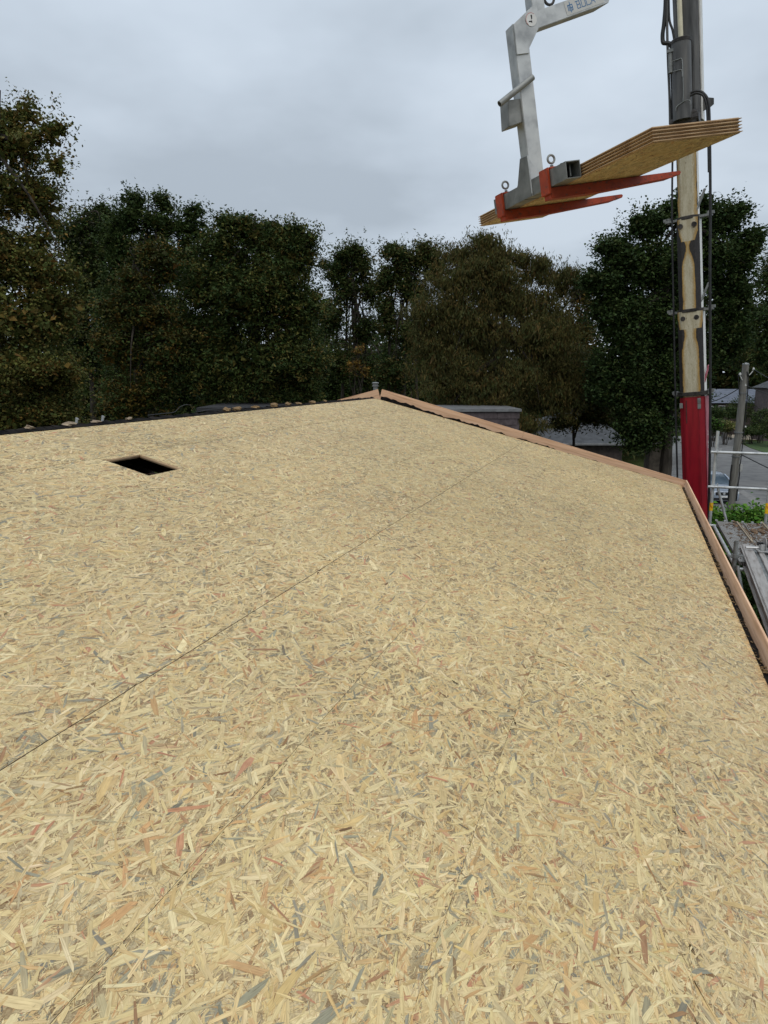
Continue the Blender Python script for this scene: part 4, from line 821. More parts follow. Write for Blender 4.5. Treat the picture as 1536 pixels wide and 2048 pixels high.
def sprigs(lobes, n, size, per=16):
    ar = np.array([r[0]*r[2] for _, r in lobes]); k = rng.choice(len(lobes), n, p=ar/ar.sum()); d = rng.normal(0, 1, (n, 3)); d[:, 2] = np.abs(d[:, 2])*1.1-.15; d /= np.linalg.norm(d, axis=1, keepdims=True)
    B = np.array([lobes[i][0] for i in k])+d*np.array([lobes[i][1] for i in k])*rng.uniform(.78, .97, (n, 1)); g_ = d*.7+np.array([0, 0, .55])+rng.normal(0, .25, (n, 3)); g_ /= np.linalg.norm(g_, axis=1, keepdims=True)
    L = size*rng.uniform(.3, 1.25, (n, 1)); t = rng.uniform(0, 1, (n, per)); P = B[:, None, :]+g_[:, None, :]*(L*t)[:, :, None]+rng.normal(0, 1, (n, per, 3))*(size*.13*(.9-t*.6))[:, :, None]
    return P.reshape(-1, 3)
def tree(name, label, base, lobes, nclump, per, cr, leaf, aspect, pal, pw, trunk_r, group='trees behind the roof', droop=0, hollow=.35, up=.5, limbs=26, fill=.20, spr=.07, extra_trunks=()):
    base = Vector(base); t = thing(name, label, 'tree', base, group); lobes0 = lobes; lobes = sublobes(lobes)
    nclump = int(nclump*1.12); leaf *= .92 if base.y < 23.5 else 1.0
    P, ci, C = crown_points(lobes, nclump, per, cr, hollow)
    cc = rng.choice(len(pal), nclump, p=np.array(pw)/sum(pw))[ci]; sw_ = rng.random(len(cc)) < .12; cc[sw_] = rng.choice(len(pal), sw_.sum(), p=np.array(pw)/sum(pw))
    P = P[:, :]; ok = P[:, 2] > .15; ni = int(len(P)*fill); iw = np.array([l[1][0]*l[1][2] for l in lobes]); ip = rng.choice(len(lobes), ni, p=iw/iw.sum()); dd = rng.normal(0, 1, (ni, 3)); dd /= np.linalg.norm(dd, axis=1, keepdims=True)
    Pi = np.array([lobes[k][0] for k in ip])+dd*np.array([lobes[k][1] for k in ip])*(rng.uniform(.15, .74, (ni, 1))); ki = Pi[:, 2] > .2; Pi = Pi[ki]
    SP = sprigs(lobes, int(nclump*spr), cr*1.55); SP = SP[SP[:, 2] > 2]; PA = np.concatenate([P[ok], Pi, SP]); sz = np.concatenate([np.full(ok.sum(), leaf), np.full(len(Pi), leaf*2.3), np.full(len(SP), leaf*.9)]); ca = np.concatenate([cc[ok], rng.integers(0, len(pal), len(Pi)), rng.choice(len(pal), len(SP), p=np.array(pw)/sum(pw))])
    me = leaves_mesh('crown', PA, sz, aspect, pal, up, droop=droop, ccol=ca, tri=base.y > 23.5)
    o = bpy.data.objects.new('crown', me); link(o, t, Matrix())
    # trunk and limbs
    g = G(); cen = np.mean([l[0] for l in lobes], 0); top = max(l[0][2]+l[1][2]*.5 for l in lobes); hub = Vector((base.x*.5+cen[0]*.5, base.y*.5+cen[1]*.5, base.z+(cen[2]-base.z)*.55))
    tp = Vector((cen[0], cen[1], top))
    for bx0, by0, rr in ((0, 0, 1),)+tuple(extra_trunks):
        o_ = Vector((bx0, by0, 0)); pts = [base+o_, base+o_*.9+(hub-base)*.5+Vector((rng.uniform(-.2, .2), rng.uniform(-.2, .2), 0)), hub+o_*.7, hub.lerp(tp, .5)+o_*.6+Vector((rng.uniform(-.3, .3), 0, 0)), tp+o_*.4]
        g.hose(pts, [trunk_r*rr*k for k in (1.25, 1.05, .95, .85, .7, .6, .5, .42, .34, .25, .18, .1)], 8)
    for i in range(limbs):
        c = Vector(C[rng.integers(0, len(C))]); k = rng.uniform(.3, .95); s = hub.lerp(tp, k) if c.z > hub.z+.5 else base.lerp(hub, rng.uniform(.6, 1)); mid = s.lerp(c, .5)+Vector((rng.uniform(-.3, .3), rng.uniform(-.3, .3), rng.uniform(.0, .5)))
        rr = trunk_r*rng.uniform(.18, .4); g.hose([s, mid, c], [rr*q for q in (1, .85, .7, .55, .4, .28, .2, .12)], 6)
    g.build('trunk', M_BARKT, t, None, smooth_shade=True); return t
OLIVE = [(.090, .090, .024), (.068, .076, .022), (.115, .090, .026), (.15, .095, .026), (.050, .062, .018)]; OLIVE = [tuple(k*1.2 for k in c) for c in OLIVE]
DARKG = [(.037, .058, .017), (.046, .066, .018), (.028, .046, .015), (.062, .070, .019)]; DARKG = [tuple(k*1.02 for k in c) for c in DARKG]
BROWNG = [(.098, .086, .028), (.076, .076, .026), (.125, .090, .030), (.060, .068, .024)]; BROWNG = [tuple(k*.92 for k in c) for c in BROWNG]
RICHG = [(.040, .066, .021), (.050, .076, .022), (.030, .050, .018), (.064, .080, .024)]; RICHG = [tuple(k*.92 for k in c) for c in RICHG]
YELG = [(.11, .080, .018), (.075, .068, .02), (.14, .085, .02), (.05, .055, .02)]; YELG = [tuple(k*.92 for k in c) for c in YELG]
def bs(x, d, y=0): p = at(x, 900, d); return (p.x, p.y+y, 0)
# far wood that closes the view behind the single trees
FP, FS = [], []
for i in range(36):
    x = -420+i*68; d = 62+rng.uniform(-6, 10)+(58 if x > 1330 else 0); top = 640+rng.uniform(-30, 40)-60*math.exp(-((x-200)/260)**2)
    if 650 < x < 760: top += 25
    c = at(x, (top+900)/2, d); hh = (at(x, top, d).z)/2; wl = [(np.array([c.x, c.y, hh]), np.array([3.9*d/62, 4, max(hh, 1.5)]))]
    P, ci, C = crown_points(wl, 110, 16, .021*d, .3); k_ = rng.normal(0, 1, (400, 3)); k_ /= np.linalg.norm(k_, axis=1, keepdims=True); P = np.concatenate([P, wl[0][0]+k_*wl[0][1]*rng.uniform(.1, .9, (400, 1))]); P = P[P[:, 2] > .1]; FP.append(P); FS.append(np.full(len(P), .0105*d))
o = bpy.data.objects.new('far_wood', leaves_mesh('far_wood', np.concatenate(FP), np.concatenate(FS), .75, DARKG+[BROWNG[0]], .4, tri=True)); link(o); tag(o, 'dark mass of woodland closing the view behind the trees', 'woodland', kind='stuff')
tree('oak_tree', 'tall olive oak with browning top at the left edge of the photo', bs(-170, 17.5), lobes_px([(52, 232, 52, 34, .3), (100, 268, 40, 38), (20, 300, 85, 60), (112, 330, 26, 26, -.4), (28, 395, 95, 60), (85, 405, 52, 55), (10, 510, 118, 72), (78, 560, 88, 66, -.5), (20, 640, 150, 80, -.8), (92, 650, 80, 62), (0, 740, 165, 85, -.6), (100, 760, 72, 70), (20, 850, 165, 80, -.5), (95, 832, 84, 60), (-150, 520, 150, 260), (-140, 300, 90, 90)], 17), 2700, 28, .36, .085, .62, OLIVE, (4, 4, 2, 1, 3), .26, hollow=.35)
tree('alder_tree', 'dull grey green tree right beside the left oak', bs(180, 36), lobes_px([(190, 442, 45, 42), (155, 470, 55, 60), (205, 500, 50, 60), (175, 580, 75, 80), (180, 690, 80, 90)], 36), 900, 24, .6, .15, .66, DARKG+[(.05, .05, .028)], (2, 3, 2, 2, 2), .2)
tree('poplar_tree', 'tallest dark tree with three pointed tops left of centre', bs(300, 33), lobes_px([(268, 402, 22, 30), (262, 440, 36, 44), (326, 410, 24, 26), (322, 455, 36, 48), (385, 428, 24, 22), (383, 465, 40, 40), (225, 470, 30, 40), (270, 530, 60, 70), (345, 540, 60, 70), (240, 610, 60, 70), (300, 650, 90, 90), (300, 760, 110, 90)], 33), 1500, 26, .5, .14, .66, DARKG, (3, 3, 3, 1), .24)
tree('maple_tree', 'smaller maple turning yellow brown before the dark trees', bs(262, 27), lobes_px([(322, 520, 46, 46), (280, 570, 60, 40), (240, 620, 50, 50), (300, 640, 60, 50), (250, 700, 70, 60), (330, 720, 60, 70), (270, 790, 90, 60)], 27), 900, 24, .42, .12, .68, YELG+DARKG[:2], (2, 3, 1, 3, 3, 3), .14)
tree('oak_tree', 'broad dark oak with a brown tinged right shoulder in mid left', bs(490, 28), lobes_px([(470, 455, 44, 36), (440, 500, 60, 50), (520, 480, 60, 46), (572, 470, 44, 36), (612, 495, 34, 46), (560, 540, 90, 70), (430, 570, 90, 80), (500, 620, 130, 90), (590, 620, 62, 80), (410, 680, 90, 80), (500, 740, 150, 90), (600, 730, 60, 80)], 28), 2500, 28, .46, .13, .62, DARKG+[OLIVE[0], OLIVE[2]], (4, 4, 3, 2, 2, 1.2), .34)
tree('elm_tree', 'dark low tree filling the base behind the bare stemmed trees', bs(740, 50), lobes_px([(650, 660, 46, 90), (700, 760, 60, 70), (765, 750, 60, 80), (835, 720, 56, 90), (660, 770, 60, 60)], 50), 620, 24, .7, .2, .65, DARKG, (3, 2, 3, 1), .2)
tree('locust_tree', 'airy tall tree with bare stems and sky showing through near centre', bs(712, 42), lobes_px([(700, 510, 34, 26), (672, 540, 36, 40), (725, 540, 36, 34), (685, 590, 30, 40), (742, 590, 30, 34), (665, 640, 32, 50), (730, 660, 36, 44), (680, 730, 44, 44), (735, 750, 40, 40)], 42), 800, 24, .62, .17, .55, DARKG+BROWNG[:2], (3, 3, 2, 2, 2, 1), .20, hollow=.2, limbs=40, fill=.16, extra_trunks=((-1.0, .5, .8), (1.1, .3, .7)))
tree('locust_tree', 'tall thin tree with open crown left of the olive willow', bs(805, 40), lobes_px([(780, 505, 30, 22), (848, 510, 34, 30), (812, 525, 42, 32), (870, 545, 30, 44), (780, 560, 32, 40), (836, 585, 36, 44), (775, 640, 30, 50), (820, 680, 44, 44), (790, 750, 50, 40)], 40), 950, 24, .58, .16, .58, DARKG+BROWNG, (3, 3, 2, 2, 1, 1, 1, 1), .2, hollow=.2, limbs=40, fill=.16, extra_trunks=((-1.2, .4, .8), (1.0, .6, .8)))
tree('willow_tree', 'big dense olive brown willow in the centre behind the gable', bs(985, 24), lobes_px([(968, 492, 42, 24), (925, 515, 50, 34), (1010, 520, 52, 34), (1075, 545, 50, 30), (1125, 560, 40, 32), (905, 570, 64, 56), (985, 570, 80, 60), (1080, 610, 84, 60), (870, 640, 66, 66), (960, 660, 100, 80), (1080, 690, 96, 84), (880, 740, 84, 80), (990, 770, 110, 80), (1110, 780, 76, 84), (960, 850, 130, 60)], 24), 3600, 26, .36, .12, .26, BROWNG, (4, 4, 2.2, 3), .28, droop=.8, hollow=.45)
tree('birch_tree', 'yellowish tree top peeping between willow and right tree', bs(1150, 44), lobes_px([(1150, 565, 30, 26), (1165, 600, 34, 44), (1150, 680, 50, 70)], 44), 420, 22, .55, .15, .6, YELG, (1, 3, 1, 2), .16)
tree('beech_tree', 'large dark green beech standing behind the crane boom', bs(1345, 23), lobes_px([(1345, 425, 44, 32), (1300, 455, 50, 40), (1400, 425, 56, 34), (1452, 440, 50, 36), (1235, 500, 50, 38), (1490, 500, 40, 56), (1290, 540, 90, 62), (1400, 520, 90, 70), (1220, 570, 52, 50), (1470, 600, 62, 66), (1250, 650, 80, 76), (1350, 650, 100, 90), (1450, 680, 60, 56), (1240, 760, 66, 80), (1330, 770, 90, 80), (1290, 860, 80, 50), (1390, 725, 40, 44)], 23), 3300, 28, .38, .115, .62, RICHG, (4, 3, 3, 1), .3, hollow=.4)
tree('beech_tree', 'dull green tree at the right edge behind the utility pole', bs(1560, 48), lobes_px([(1530, 640, 50, 50), (1570, 560, 60, 90), (1548, 690, 50, 50), (1465, 700, 55, 44), (1620, 680, 90, 80)], 48), 900, 24, .6, .17, .64, RICHG+BROWNG[:2], (3, 3, 3, 1, 1, 1), .24)
tree('hazel_tree', 'low brown green tree in front of the grey roofed house', bs(1165, 26), lobes_px([(1140, 740, 50, 60), (1190, 790, 54, 56), (1080, 800, 60, 40), (1185, 835, 50, 26), (1130, 845, 40, 20)], 26), 700, 24, .36, .11, .55, BROWNG+DARKG[:2], (3, 3, 1, 3, 2, 2), .12)
tree('rowan_tree', 'small tree with yellow leaves low between the bare stems', bs(722, 36), lobes_px([(716, 700, 14, 16), (706, 735, 16, 20), (728, 745, 12, 16)], 36), 40, 12, .3, .12, .6, [(.20, .12, .025), (.14, .085, .025), (.07, .06, .02)], (2, 2, 1), .06)
# bushes and hedge
def shrub(name, label, ell, d, ncl, per, cr, leaf, pal, group, aspect=.6):
    lb = lobes_px(ell, d); P, ci, C = crown_points(lb, ncl, per, cr, .4); P = np.concatenate([P]+[c_+rng.normal(0, 1, (int(ncl*per*.25/len(lb)), 3))*r_*.42 for c_, r_ in lb]); P = P[P[:, 2] > .05]
    b = lb[0][0]; t = thing(name, label, 'hedge' if name == 'hedge' else 'bush', (b[0], b[1], 0), group)
    o = bpy.data.objects.new('foliage', leaves_mesh('foliage', P, leaf, aspect, pal, .5)); link(o, t)
    g = G()
    for i in range(9):
        c = Vector(C[rng.integers(0, len(C))]); s = Vector((b[0]+rng.uniform(-.3, .3), b[1]+rng.uniform(-.2, .2), 0)); g.hose([s, s.lerp(c, .5)+Vector((0, 0, .2)), c], [.03, .02, .012, .006], 5)
    g.build('stem', M_BARKT, t, None, smooth_shade=True); return t
BRIGHT = [(.07, .17, .02), (.10, .21, .03), (.05, .12, .02), (.12, .22, .04)]
shrub('hedge', 'bright green hedge just beyond the scaffold deck', [(1440, 1060, 50, 44), (1490, 1055, 50, 44), (1540, 1055, 50, 46), (1600, 1060, 60, 50), (1400, 1065, 50, 40), (1500, 1090, 110, 50), (1440, 1110, 100, 50), (1530, 1160, 130, 80)], 20, 1500, 26, .28, .13, BRIGHT, None)
shrub('bush', 'dark leafy bush under the scaffold beside the house wall', [(1500, 1190, 60, 60), (1530, 1290, 60, 80), (1470, 1150, 50, 40), (1590, 1250, 70, 90), (1560, 1400, 90, 90)], 11, 700, 24, .26, .09, [(.03, .06, .02), (.04, .08, .025), (.06, .11, .03)], None)
for x, y, rx, ry, d, lab, pal in ((1432, 828, 18, 14, 78, 'round green bush before the bungalow wall', RICHG), (1462, 826, 20, 12, 80, 'wide green bush left of the pole before the bungalow', RICHG), (1490, 818, 30, 26, 82, 'dark bush between the bungalow and the brick house', DARKG), (1452, 852, 20, 10, 74, 'pale flowering bush beside the driveway entrance', [(.10, .12, .03), (.22, .20, .08), (.06, .08, .02)]), (1428, 850, 16, 14, 72, 'low green bush by the gate post at the road end', BRIGHT[:1]+RICHG), (1524, 838, 22, 22, 76, 'green bush before the brick house', RICHG), (1505, 862, 26, 8, 75, 'low green border planting along the gravel drive', RICHG), (1545, 855, 26, 20, 72, 'rounded bush at the right end of the gravel drive', DARKG)):
    shrub('bush', lab, [(x, y, rx, ry)], d, 120, 20, .4, .17, pal, 'bushes in the gardens across the road')
# ------------------------------------------------------------------ HOUSES IN THE DISTANCE
M_SLATE = blotch('purple_grey_slate', (.050, .038, .040), (.095, .075, .078), 6, .8, detail=6); M_TRIMW = blotch('pale_metal_trim', (.12, .122, .125), (.19, .192, .195), 5, .5)
M_ROOFG = blotch('grey_roof_tiles', (.034, .036, .039), (.062, .065, .07), 3, .85, detail=7); M_ROOFB = blotch('blue_grey_slates', (.070, .080, .105), (.105, .117, .148), 2, .8, detail=7)
M_BRD = blotch('dark_brick', (.040, .032, .030), (.075, .058, .052), 5, .9, detail=7); M_GLASS = blotch('dark_window_glass', (.02, .022, .025), (.05, .055, .06), 1, .1); M_WFRAME = flat('white_window_frame', (.6, .6, .58))
# neighbour: slate hung dormer box above a low roof
DN = 21.0
A = at(872, 824, DN); B = at(1031, 818, DN-.0); zt = at(960, 818, DN).z; xl = at(860, 820, DN).x; xr = at(1041, 820, DN).x
nh = thing('neighbour_house', 'neighbouring house with slate hung flat topped dormer beyond the gable', 'house', ((xl+xr)/2, DN+2, 0))
NM = frame((xl, DN, zt), Vector((1, .04, 0)).normalized(), Vector((-.04, 1, 0)).normalized(), (0, 0, 1)); wdn = xr-xl
g = G(); g.box((.02, .02, -2.2), (wdn-.02, 2.6, -.08)); g.build('dormer_wall', M_BRD, nh, NM)
g = G(); g.box((-.05, -.06, -.085), (wdn+.05, 2.7, 0)); g.build('roof_edge_trim', M_TRIMW, nh, NM, bevel=.008)
sw0 = .40; shm = None
for r in range(7):
    for k in range(-1, int(wdn/sw0)+1):
        x0 = max(0, k*sw0+(r % 2)*.2); x1 = min(wdn, k*sw0+(r % 2)*.2+sw0-.008)
        if x1-x0 < .06: continue
        g = G(); zt_ = -.09-r*.185; g.poly([(x0, -.002, zt_), (x1, -.002, zt_), (x1, -.022, zt_-.195), (x0, -.022, zt_-.195)]); g.poly([(x0, -.022, zt_-.195), (x1, -.022, zt_-.195), (x1, .0, zt_-.195), (x0, .0, zt_-.195)]); g.build('slate', M_SLATE, nh, NM @ Matrix.Translation((0, rng.uniform(-.003, .003), 0)))
for r in range(7):
    for k in range(6):
        g = G(); zt_ = -.09-r*.185; g.box((wdn-.018, .03+k*.42+(r % 2)*.2, zt_-.185), (wdn+.004, .03+k*.42+(r % 2)*.2+.40, zt_)); g.build('slate', M_SLATE, nh, NM)
g = G(); g.box((wdn+.005, 1.2, -1.2), (wdn+.02, 1.9, -.35)); wn = g.build('window', M_WFRAME, nh, NM)
g = G(); g.box((wdn+.021, 1.26, -1.14), (wdn+.026, 1.84, -.41)); g.build('pane', M_GLASS, wn, NM)
g = G(); g.grid([[Vector((x, -1.6, -3.0)), Vector((x, 3.0, -1.3)), Vector((x, 7.0, -3.0))] for x in (-5, wdn+2.2)]); g.build('roof', M_ROOFG, nh, NM)
g = G(); g.box((-4.8, -1.3, -zt), (wdn+2.0, 6.8, -3.0)); g.build('wall', M_BRICK, nh, NM)
# grey hip roofed house behind the low tree
DH = 36.0
def hiphouse(name, label, x0, x1, ye, yr, d, dep, roofm, wallm, xr0, xr1, trim=True, windows=()):
    a = at(x0, ye, d); b = at(x1, ye, d); r = at((x0+x1)/2, yr, d+dep/2); za, zr_ = a.z, r.z; t = thing(name, label, 'house', ((a.x+b.x)/2, d+dep/2, 0))
    Xa, Xb = a.x, b.x; p, q = at(xr0, yr, d+dep/2).x, at(xr1, yr, d+dep/2).x
    g = G(); E_ = [Vector((Xa, d, za)), Vector((Xb, d, za)), Vector((Xb, d+dep, za)), Vector((Xa, d+dep, za))]; R1, R2 = Vector((p, d+dep/2, zr_)), Vector((q, d+dep/2, zr_))
    g.poly([E_[0], E_[1], R2, R1]); g.poly([E_[1], E_[2], R2]); g.poly([E_[2], E_[3], R1, R2]); g.poly([E_[3], E_[0], R1]); g.poly(E_[::-1]); g.build('roof', roofm, t, None)
    if trim: g = G(); g.box((Xa-.05, d-.14, za-.12), (Xb+.05, d-.002, za+.0)); g.build('gutter', M_TRIMW, t, None, bevel=.02)
    g = G(); g.box((Xa+.3, d+.35, 0), (Xb-.3, d+dep-.35, za-.03)); g.build('wall', wallm, t, None)
    for wx0, wx1, wy0, wy1 in windows:
        u0 = at(wx0, wy0, d+.35); u1_ = at(wx1, wy1, d+.35); g = G(); g.box((u0.x, d+.29, u1_.z), (u1_.x, d+.348, u0.z)); wn = g.build('window', M_WFRAME, t, None, bevel=.01)
        g = G(); g.box((u0.x+.07, d+.275, u1_.z+.07), (u1_.x-.07, d+.289, u0.z-.07)); g.build('pane', M_GLASS, wn, None)
    return t
hiphouse('grey_roofed_house', 'house with pale grey hip roof and white gutter seen under the branches', 1040, 1262, 886, 826, DH, 9, M_ROOFG, M_BRD, 1120, 1185)
hiphouse('bungalow', 'bungalow with blue grey slate roof beyond the road end', 1380, 1530, 806, 778, 86, 9, M_ROOFB, M_BRD, 1400, 1512, False, ((1437, 1449, 811, 824), (1418, 1426, 812, 826)))
hiphouse('brick_house', 'dark brick house with grey roof at the right edge of the photo', 1536, 1700, 776, 752, 78, 3.5, M_ROOFG, blotch('purple_brick', (.07, .055, .055), (.115, .09, .088), 4, .9), 1560, 1660, True, ((1541, 1553, 780, 800), (1541, 1556, 812, 835)))
g = G(); gp = ground(1448, 877); g.box((gp.x-.22, gp.y-.2, 0), (gp.x+.22, gp.y+.2, 1.0)); g.box((gp.x-.27, gp.y-.25, 1.0), (gp.x+.27, gp.y+.25, 1.08)); tag(g.build('gate_post', blotch('grey_stone', (.12, .115, .11), (.2, .19, .18), 5, .9), None, bevel=.01), 'stone gate post beside the road end', 'gate post')
g = G(); gp = at(1310, 905, 25); g.box((gp.x-.28, gp.y-.25, 0), (gp.x+.28, gp.y+.25, gp.z+.25)); g.box((gp.x-.33, gp.y-.3, gp.z+.25), (gp.x+.33, gp.y+.3, gp.z+.33)); tag(g.build('brick_pier', blotch('mossy_pier', (.06, .05, .04), (.12, .10, .08), 6, .95), None, bevel=.01), 'square brick pier in the shade below the beech', 'pier')
# dark shed roof just past the ridge
D_ = 24; a = at(405, 826, D_); b = at(548, 812, D_); g = G(); t = thing('shed', 'low shed with flat dark felt roof just beyond the ridge', 'shed', ((a.x+b.x)/2, D_+2, 0))
zt = at(470, 814, D_).z; g.box((a.x-.2, D_, zt-.14), (b.x+.4, D_+4, zt-.02)); g.build('roof', blotch('dark_felt', (.022, .022, .024), (.042, .042, .045), 3, .85), t, None, bevel=.01); g = G(); g.box((a.x, D_+.2, 0), (b.x+.2, D_+3.8, zt-.145)); g.build('wall', M_BRD, t, None)
# ------------------------------------------------------------------ UTILITY POLE AND WIRES
PD = 30.0
pb = at(1470, 940, PD); pt = at(1490.5, 729, PD); pX = Vector((pb.x, PD, 0)); 
px_b = at(1462, 1010, PD).x; px_t = at(1491, 735, PD).x; zt = pt.z; zb = at(1462, 1010, PD).z
slope = (px_t-px_b)/(zt-zb)
up_ = thing('utility_pole', 'grey weathered wooden utility pole standing by the road', 'pole', (px_b-slope*zb, PD, 0))
PP = lambda z, dx=0, dy=0: Vector((px_b+slope*(z-zb)+dx, PD+dy, z))
M_POLE = blotch('weathered_pole_wood', (.11, .104, .092), (.21, .20, .18), 6, .9, stretch=(5, 5, .3), detail=6)
g = G(); g.cyl(PP(0), PP(zt), .175, 16, 0, .13); pol = g.build('pole_shaft', M_POLE, up_, None, smooth_shade=True)
g = G(); g.lathe([(.137, -.02), (.137, .02), (.09, .06), (0, .08)], Matrix.Translation(PP(zt)), 12); g.build('pole_cap', M_GALV_D, up_, None, smooth_shade=True)
for y in (786, 913, 865): z = at(1480, y, PD).z; g = G(); g.lathe([(.15 if y < 800 else .168, -.02), (.16 if y < 800 else .178, -.02), (.16 if y < 800 else .178, .03), (.15 if y < 800 else .168, .03)], Matrix.Translation(PP(z)), 14); g.build('steel_band', M_TRIMW, up_, None)
g = G(); z = at(1480, 935, PD).z; g.box((.16, -.12, -.16), (.26, .0, .16), Matrix.Translation(PP(z))); g.build('junction_box', flat('pale_grey_plastic', (.38, .38, .37)), up_, None, bevel=.01)
g = G(); z0 = at(1480, 945, PD).z; g.hose([PP(z0, .2, -.05), PP(z0-.3, .18, -.08), PP(z0-.5, .14, -.14), PP(z0-1.2, .14, -.14)], .03, 6); g.hose([PP(z0+.35, -.18, -.06), PP(z0-.2, -.19, -.06), PP(z0-1.2, -.18, -.06)], .03, 6); z1 = at(1490, 760, PD).z; g.hose([PP(z1+.35, .0, -.16), PP(z1, .1, -.14), PP(z1-1, .16, -.1), PP(z1-2.5, .17, -.1), PP(z1-4, .17, -.08)], .022, 6); g.hose([PP(z1+.3, -.2, 0), PP(z1+.15, -.26, 0), PP(z1-.1, -.22, -.02), PP(z1-.6, -.16, -.05)], .022, 6); g.build('pole_cable', M_BLACK, up_, None, smooth_shade=True)
for dx, y in ((.29, 738), (-.24, 748), (.02, 770)):
    z = at(1490, y, PD).z; g = G(); g.hose([PP(z-.25, dx*.5, -.1), PP(z-.1, dx*.9, -.1), PP(z, dx, -.1)], .018, 6); g.lathe([(.0, -.05), (.045, -.04), (.05, .0), (.03, .02), (.045, .04), (.0, .06)], Matrix.Translation(PP(z, dx, -.1)), 10); g.build('insulator', M_WFRAME, up_, None, smooth_shade=True)
def wire(p0, p1, sag, r, lab): 
    g = G(); P = [p0.lerp(p1, k/10)-Vector((0, 0, sag*4*(k/10)*(1-k/10))) for k in range(11)]; g.hose(P, r, 5); tag(g.build('overhead_wire', M_BLACK, None), lab, 'wire', 'overhead wires on the utility pole')
z = at(1490, 738, PD).z; wire(PP(z, .29, -.1), at(1640, 800, 24), .1, .012, 'thin overhead wire running right and down from the pole top')
wire(PP(at(1490, 770, PD).z, .02, -.1), at(1640, 800, 50), .3, .018, 'overhead wire running right from the middle of the pole head')
wire(PP(at(1490, 770, PD).z, -.05, -.1), at(1380, 808, 34), .25, .02, 'dark overhead wire running left from the pole towards the crane')
wire(PP(at(1480, 908, PD).z, .15, -.05), at(1640, 985, 24), .02, .022, 'pale stay wire slanting down right from mid pole')
# ------------------------------------------------------------------ PARKED CAR
cg = ground(1446, 1009); CX, CY = cg.x, cg.y
car = thing('parked_car', 'silver blue car facing the house parked behind the utility pole', 'car', (CX, CY+2, 0))
KM = frame((CX, CY, 0), Vector((1, -.10, 0)).normalized(), Vector((.10, 1, 0)).normalized(), (0, 0, 1))   # x across, y towards its rear
M_CAR = flat('silver_blue_car_paint', (.30, .34, .40), .28, .5); M_CGL = blotch('car_glass', (.05, .07, .09), (.09, .12, .15), 1, .08); M_TYRE = flat('tyre_rubber', (.015, .015, .015)); M_LAMP = flat('lamp_glass', (.55, .58, .60), .15)
prof = [(0.0, .82, .22, .62), (.05, .86, .20, .74), (.35, .89, .20, .86), (1.1, .90, .20, .98), (1.35, .90, .20, 1.02), (3.3, .90, .20, 1.04), (4.1, .88, .22, 1.02), (4.25, .82, .28, .90)]
def ring(y, hw, z0, z1): return [KM @ Vector(p) for p in ((-hw+.06, y, z0), (-hw, y, z0+.14), (-hw, y, z1-.16), (-hw+.10, y, z1-.03), (-hw*.5, y, z1), (hw*.5, y, z1), (hw-.10, y, z1-.03), (hw, y, z1-.16), (hw, y, z0+.14), (hw-.06, y, z0))]
g = G(); g.grid([ring(*p) for p in prof]); g.build('body', M_CAR, car, None, smooth_shade=True)
cab = [(1.15, .80, .98, 1.0), (1.95, .66, .98, 1.46), (2.6, .66, .98, 1.50), (3.5, .64, .98, 1.44), (4.1, .76, .98, 1.03)]
def cr_(y, hw, z0, z1): return [KM @ Vector(p) for p in ((-.84, y, z0), (-hw, y, z1-.03), (-hw+.1, y, z1), (hw-.1, y, z1), (hw, y, z1-.03), (.84, y, z0))]
g = G(); g.grid([cr_(*p) for p in cab]); g.build('cabin', M_CGL, car, None, smooth_shade=True)
g = G(); g.grid([[KM @ Vector(p) for p in ((-hw, y, z-.02), (-hw+.1, y, z+.012), (hw-.1, y, z+.012), (hw, y, z-.02))] for y, hw, z in ((1.93, .67, 1.46), (2.6, .675, 1.505), (3.5, .65, 1.45))], close=True); g.build('roof', M_CAR, car, None, smooth_shade=True)
for s in (-1, 1):
    g = G(); g.hose([KM @ Vector((s*.84, 1.15, 1.0)), KM @ Vector((s*.76, 1.55, 1.26)), KM @ Vector((s*.66, 1.97, 1.46))], .045, 6); g.build('pillar', M_CAR, car, None)
    g = G(); g.box((s*.66-.16, -.03, .60), (s*.66+.16, .12, .74), KM); g.build('headlight', M_LAMP, car, None, bevel=.03)
    g = G(); g.box((s*.98-.09, 1.40, .95), (s*.98+.09, 1.55, 1.10), KM); g.build('wing_mirror', M_CAR, car, None, bevel=.03)
    for y in (.85, 3.45):
        g = G(); g.cyl(KM @ Vector((s*.70, y, .31)), KM @ Vector((s*.915, y, .31)), .31, 20); wh = g.build('wheel', M_TYRE, car, None, bevel=.02)
        g = G(); g.cyl(KM @ Vector((s*.90, y, .31)), KM @ Vector((s*.922, y, .31)), .20, 14); g.build('rim', M_GALV, wh, None)
g = G(); g.box((-.46, -.02, .52), (.46, .05, .70), KM); g.build('grille', M_INK, car, None, bevel=.02)
g = G(); g.box((-.60, -.025, .24), (.60, .05, .38), KM); g.build('air_intake', M_INK, car, None, bevel=.02)
g = G(); g.lathe([(0, 0), (.07, 0), (.07, .02), (0, .025)], KM @ frame((0, -.022, .62), (1, 0, 0), (0, 0, 1), (0, -1, 0)), 14); g.build('badge', M_GALV, car, None)
g = G(); g.box((-.26, -.04, .40), (.26, -.015, .50), KM); g.build('number_plate', flat('plate_white', (.6, .6, .58)), car, None, bevel=.005)
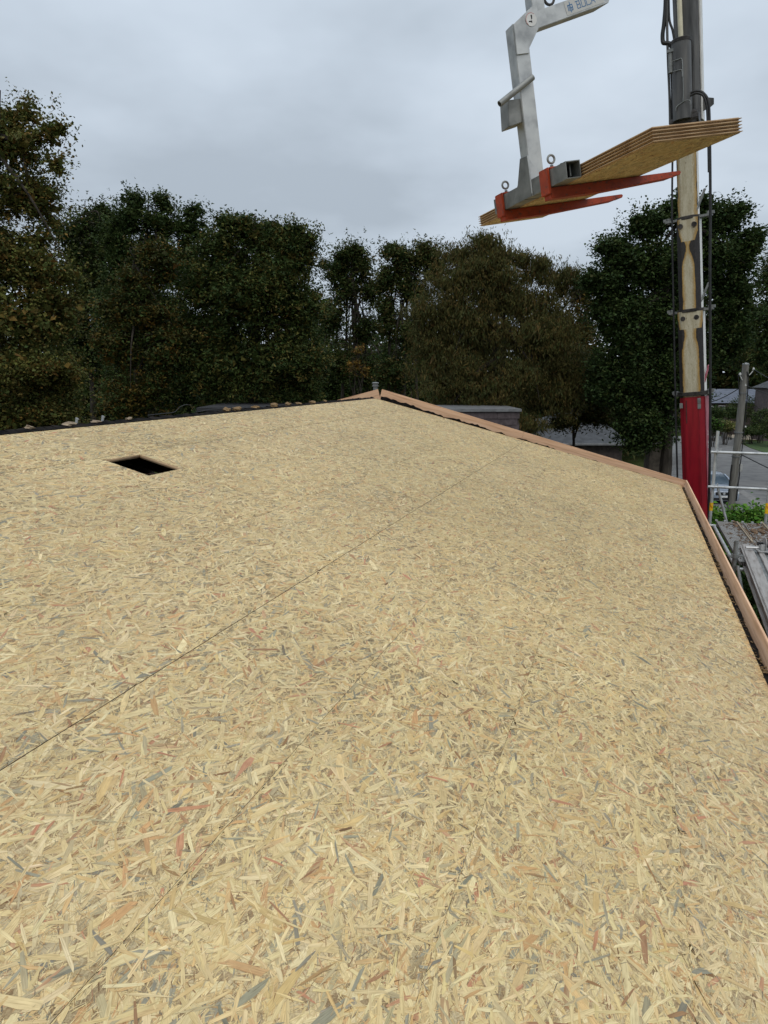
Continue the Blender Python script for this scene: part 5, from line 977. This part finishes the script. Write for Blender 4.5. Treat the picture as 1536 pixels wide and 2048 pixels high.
# ------------------------------------------------------------------ PERSON half hidden by the pole
pg = ground(1487, 886); ps = thing('person', 'person in blue jacket and pale cap by the driveway half hidden by the pole', 'person', pg)
J = {'pel': (0, 0, .95), 'wa': (0, 0, 1.12), 'ch': (0, 0, 1.36), 'ne': (0, 0, 1.50), 'he': (0, -.02, 1.62), 'hd': (0, -.02, 1.72), 'ls': (.19, 0, 1.42), 'le': (.27, .02, 1.14), 'lh': (.26, -.08, .90), 'rs': (-.19, 0, 1.42), 're': (-.27, .02, 1.14), 'rh': (-.26, -.10, .92),
     'lp': (.10, 0, .90), 'lk': (.11, -.05, .50), 'la': (.11, .03, .09), 'lf': (.12, -.12, .05), 'rp': (-.10, 0, .90), 'rk': (-.11, .0, .50), 'ra': (-.12, .10, .09), 'rf': (-.13, -.05, .05)}
RD = {'pel': .15, 'wa': .14, 'ch': .16, 'ne': .065, 'he': .095, 'hd': .085, 'ls': .075, 'le': .05, 'lh': .04, 'rs': .075, 're': .05, 'rh': .04, 'lp': .10, 'lk': .065, 'la': .045, 'lf': .045, 'rp': .10, 'rk': .065, 'ra': .045, 'rf': .045}
ED = [('pel', 'wa'), ('wa', 'ch'), ('ch', 'ne'), ('ne', 'he'), ('he', 'hd'), ('ch', 'ls'), ('ls', 'le'), ('le', 'lh'), ('ch', 'rs'), ('rs', 're'), ('re', 'rh'), ('pel', 'lp'), ('lp', 'lk'), ('lk', 'la'), ('la', 'lf'), ('pel', 'rp'), ('rp', 'rk'), ('rk', 'ra'), ('ra', 'rf')]
def skin(name, keys, edges, grow, m):
    me = bpy.data.meshes.new(name); ix = {k: i for i, k in enumerate(keys)}; me.from_pydata([J[k] for k in keys], [(ix[a], ix[b]) for a, b in edges], []); me.materials.append(m)
    o = bpy.data.objects.new(name, me); link(o, ps, Matrix.Translation(pg)); o.modifiers.new('Skin', 'SKIN'); me.skin_vertices[0]
    for k in keys: me.skin_vertices[0].data[ix[k]].radius = (RD[k]*grow, RD[k]*grow*.85)
    me.skin_vertices[0].data[0].use_root = True; s = o.modifiers.new('Sub', 'SUBSURF'); s.levels = s.render_levels = 1; return o
try:
    skin('body', list(J), ED, 1.0, flat('skin_tone', (.42, .27, .20)))
    kj = ['wa', 'pel', 'ch', 'ls', 'le', 'rs', 're']; skin('jacket', kj, [e_ for e_ in ED if e_[0] in kj and e_[1] in kj], 1.18, flat('blue_jacket', (.025, .06, .16)))
    kt = ['pel', 'lp', 'lk', 'la', 'rp', 'rk', 'ra']; skin('trousers', kt, [e_ for e_ in ED if e_[0] in kt and e_[1] in kt], 1.14, flat('grey_trousers', (.16, .15, .14)))
except Exception as ex: print('skin', ex)
g = G(); g.lathe([(.108, 0), (.115, .04), (.10, .10), (.05, .14), (0, .15)], Matrix.Translation(pg+Vector((0, -.02, 1.68))), 14); g.box((-.07, -.20, 1.68), (.07, -.09, 1.695), Matrix.Translation(pg)); g.build('cap', M_WFRAME, ps, None, smooth_shade=True)
tris = sum(len(o.data.loops)-2*len(o.data.polygons) for o in bpy.data.objects if o.type == 'MESH')
open('/tmp/tris.txt','w').write(str(tris)) if False else None; print('TRIS', tris, 'OBJECTS', len(bpy.data.objects))
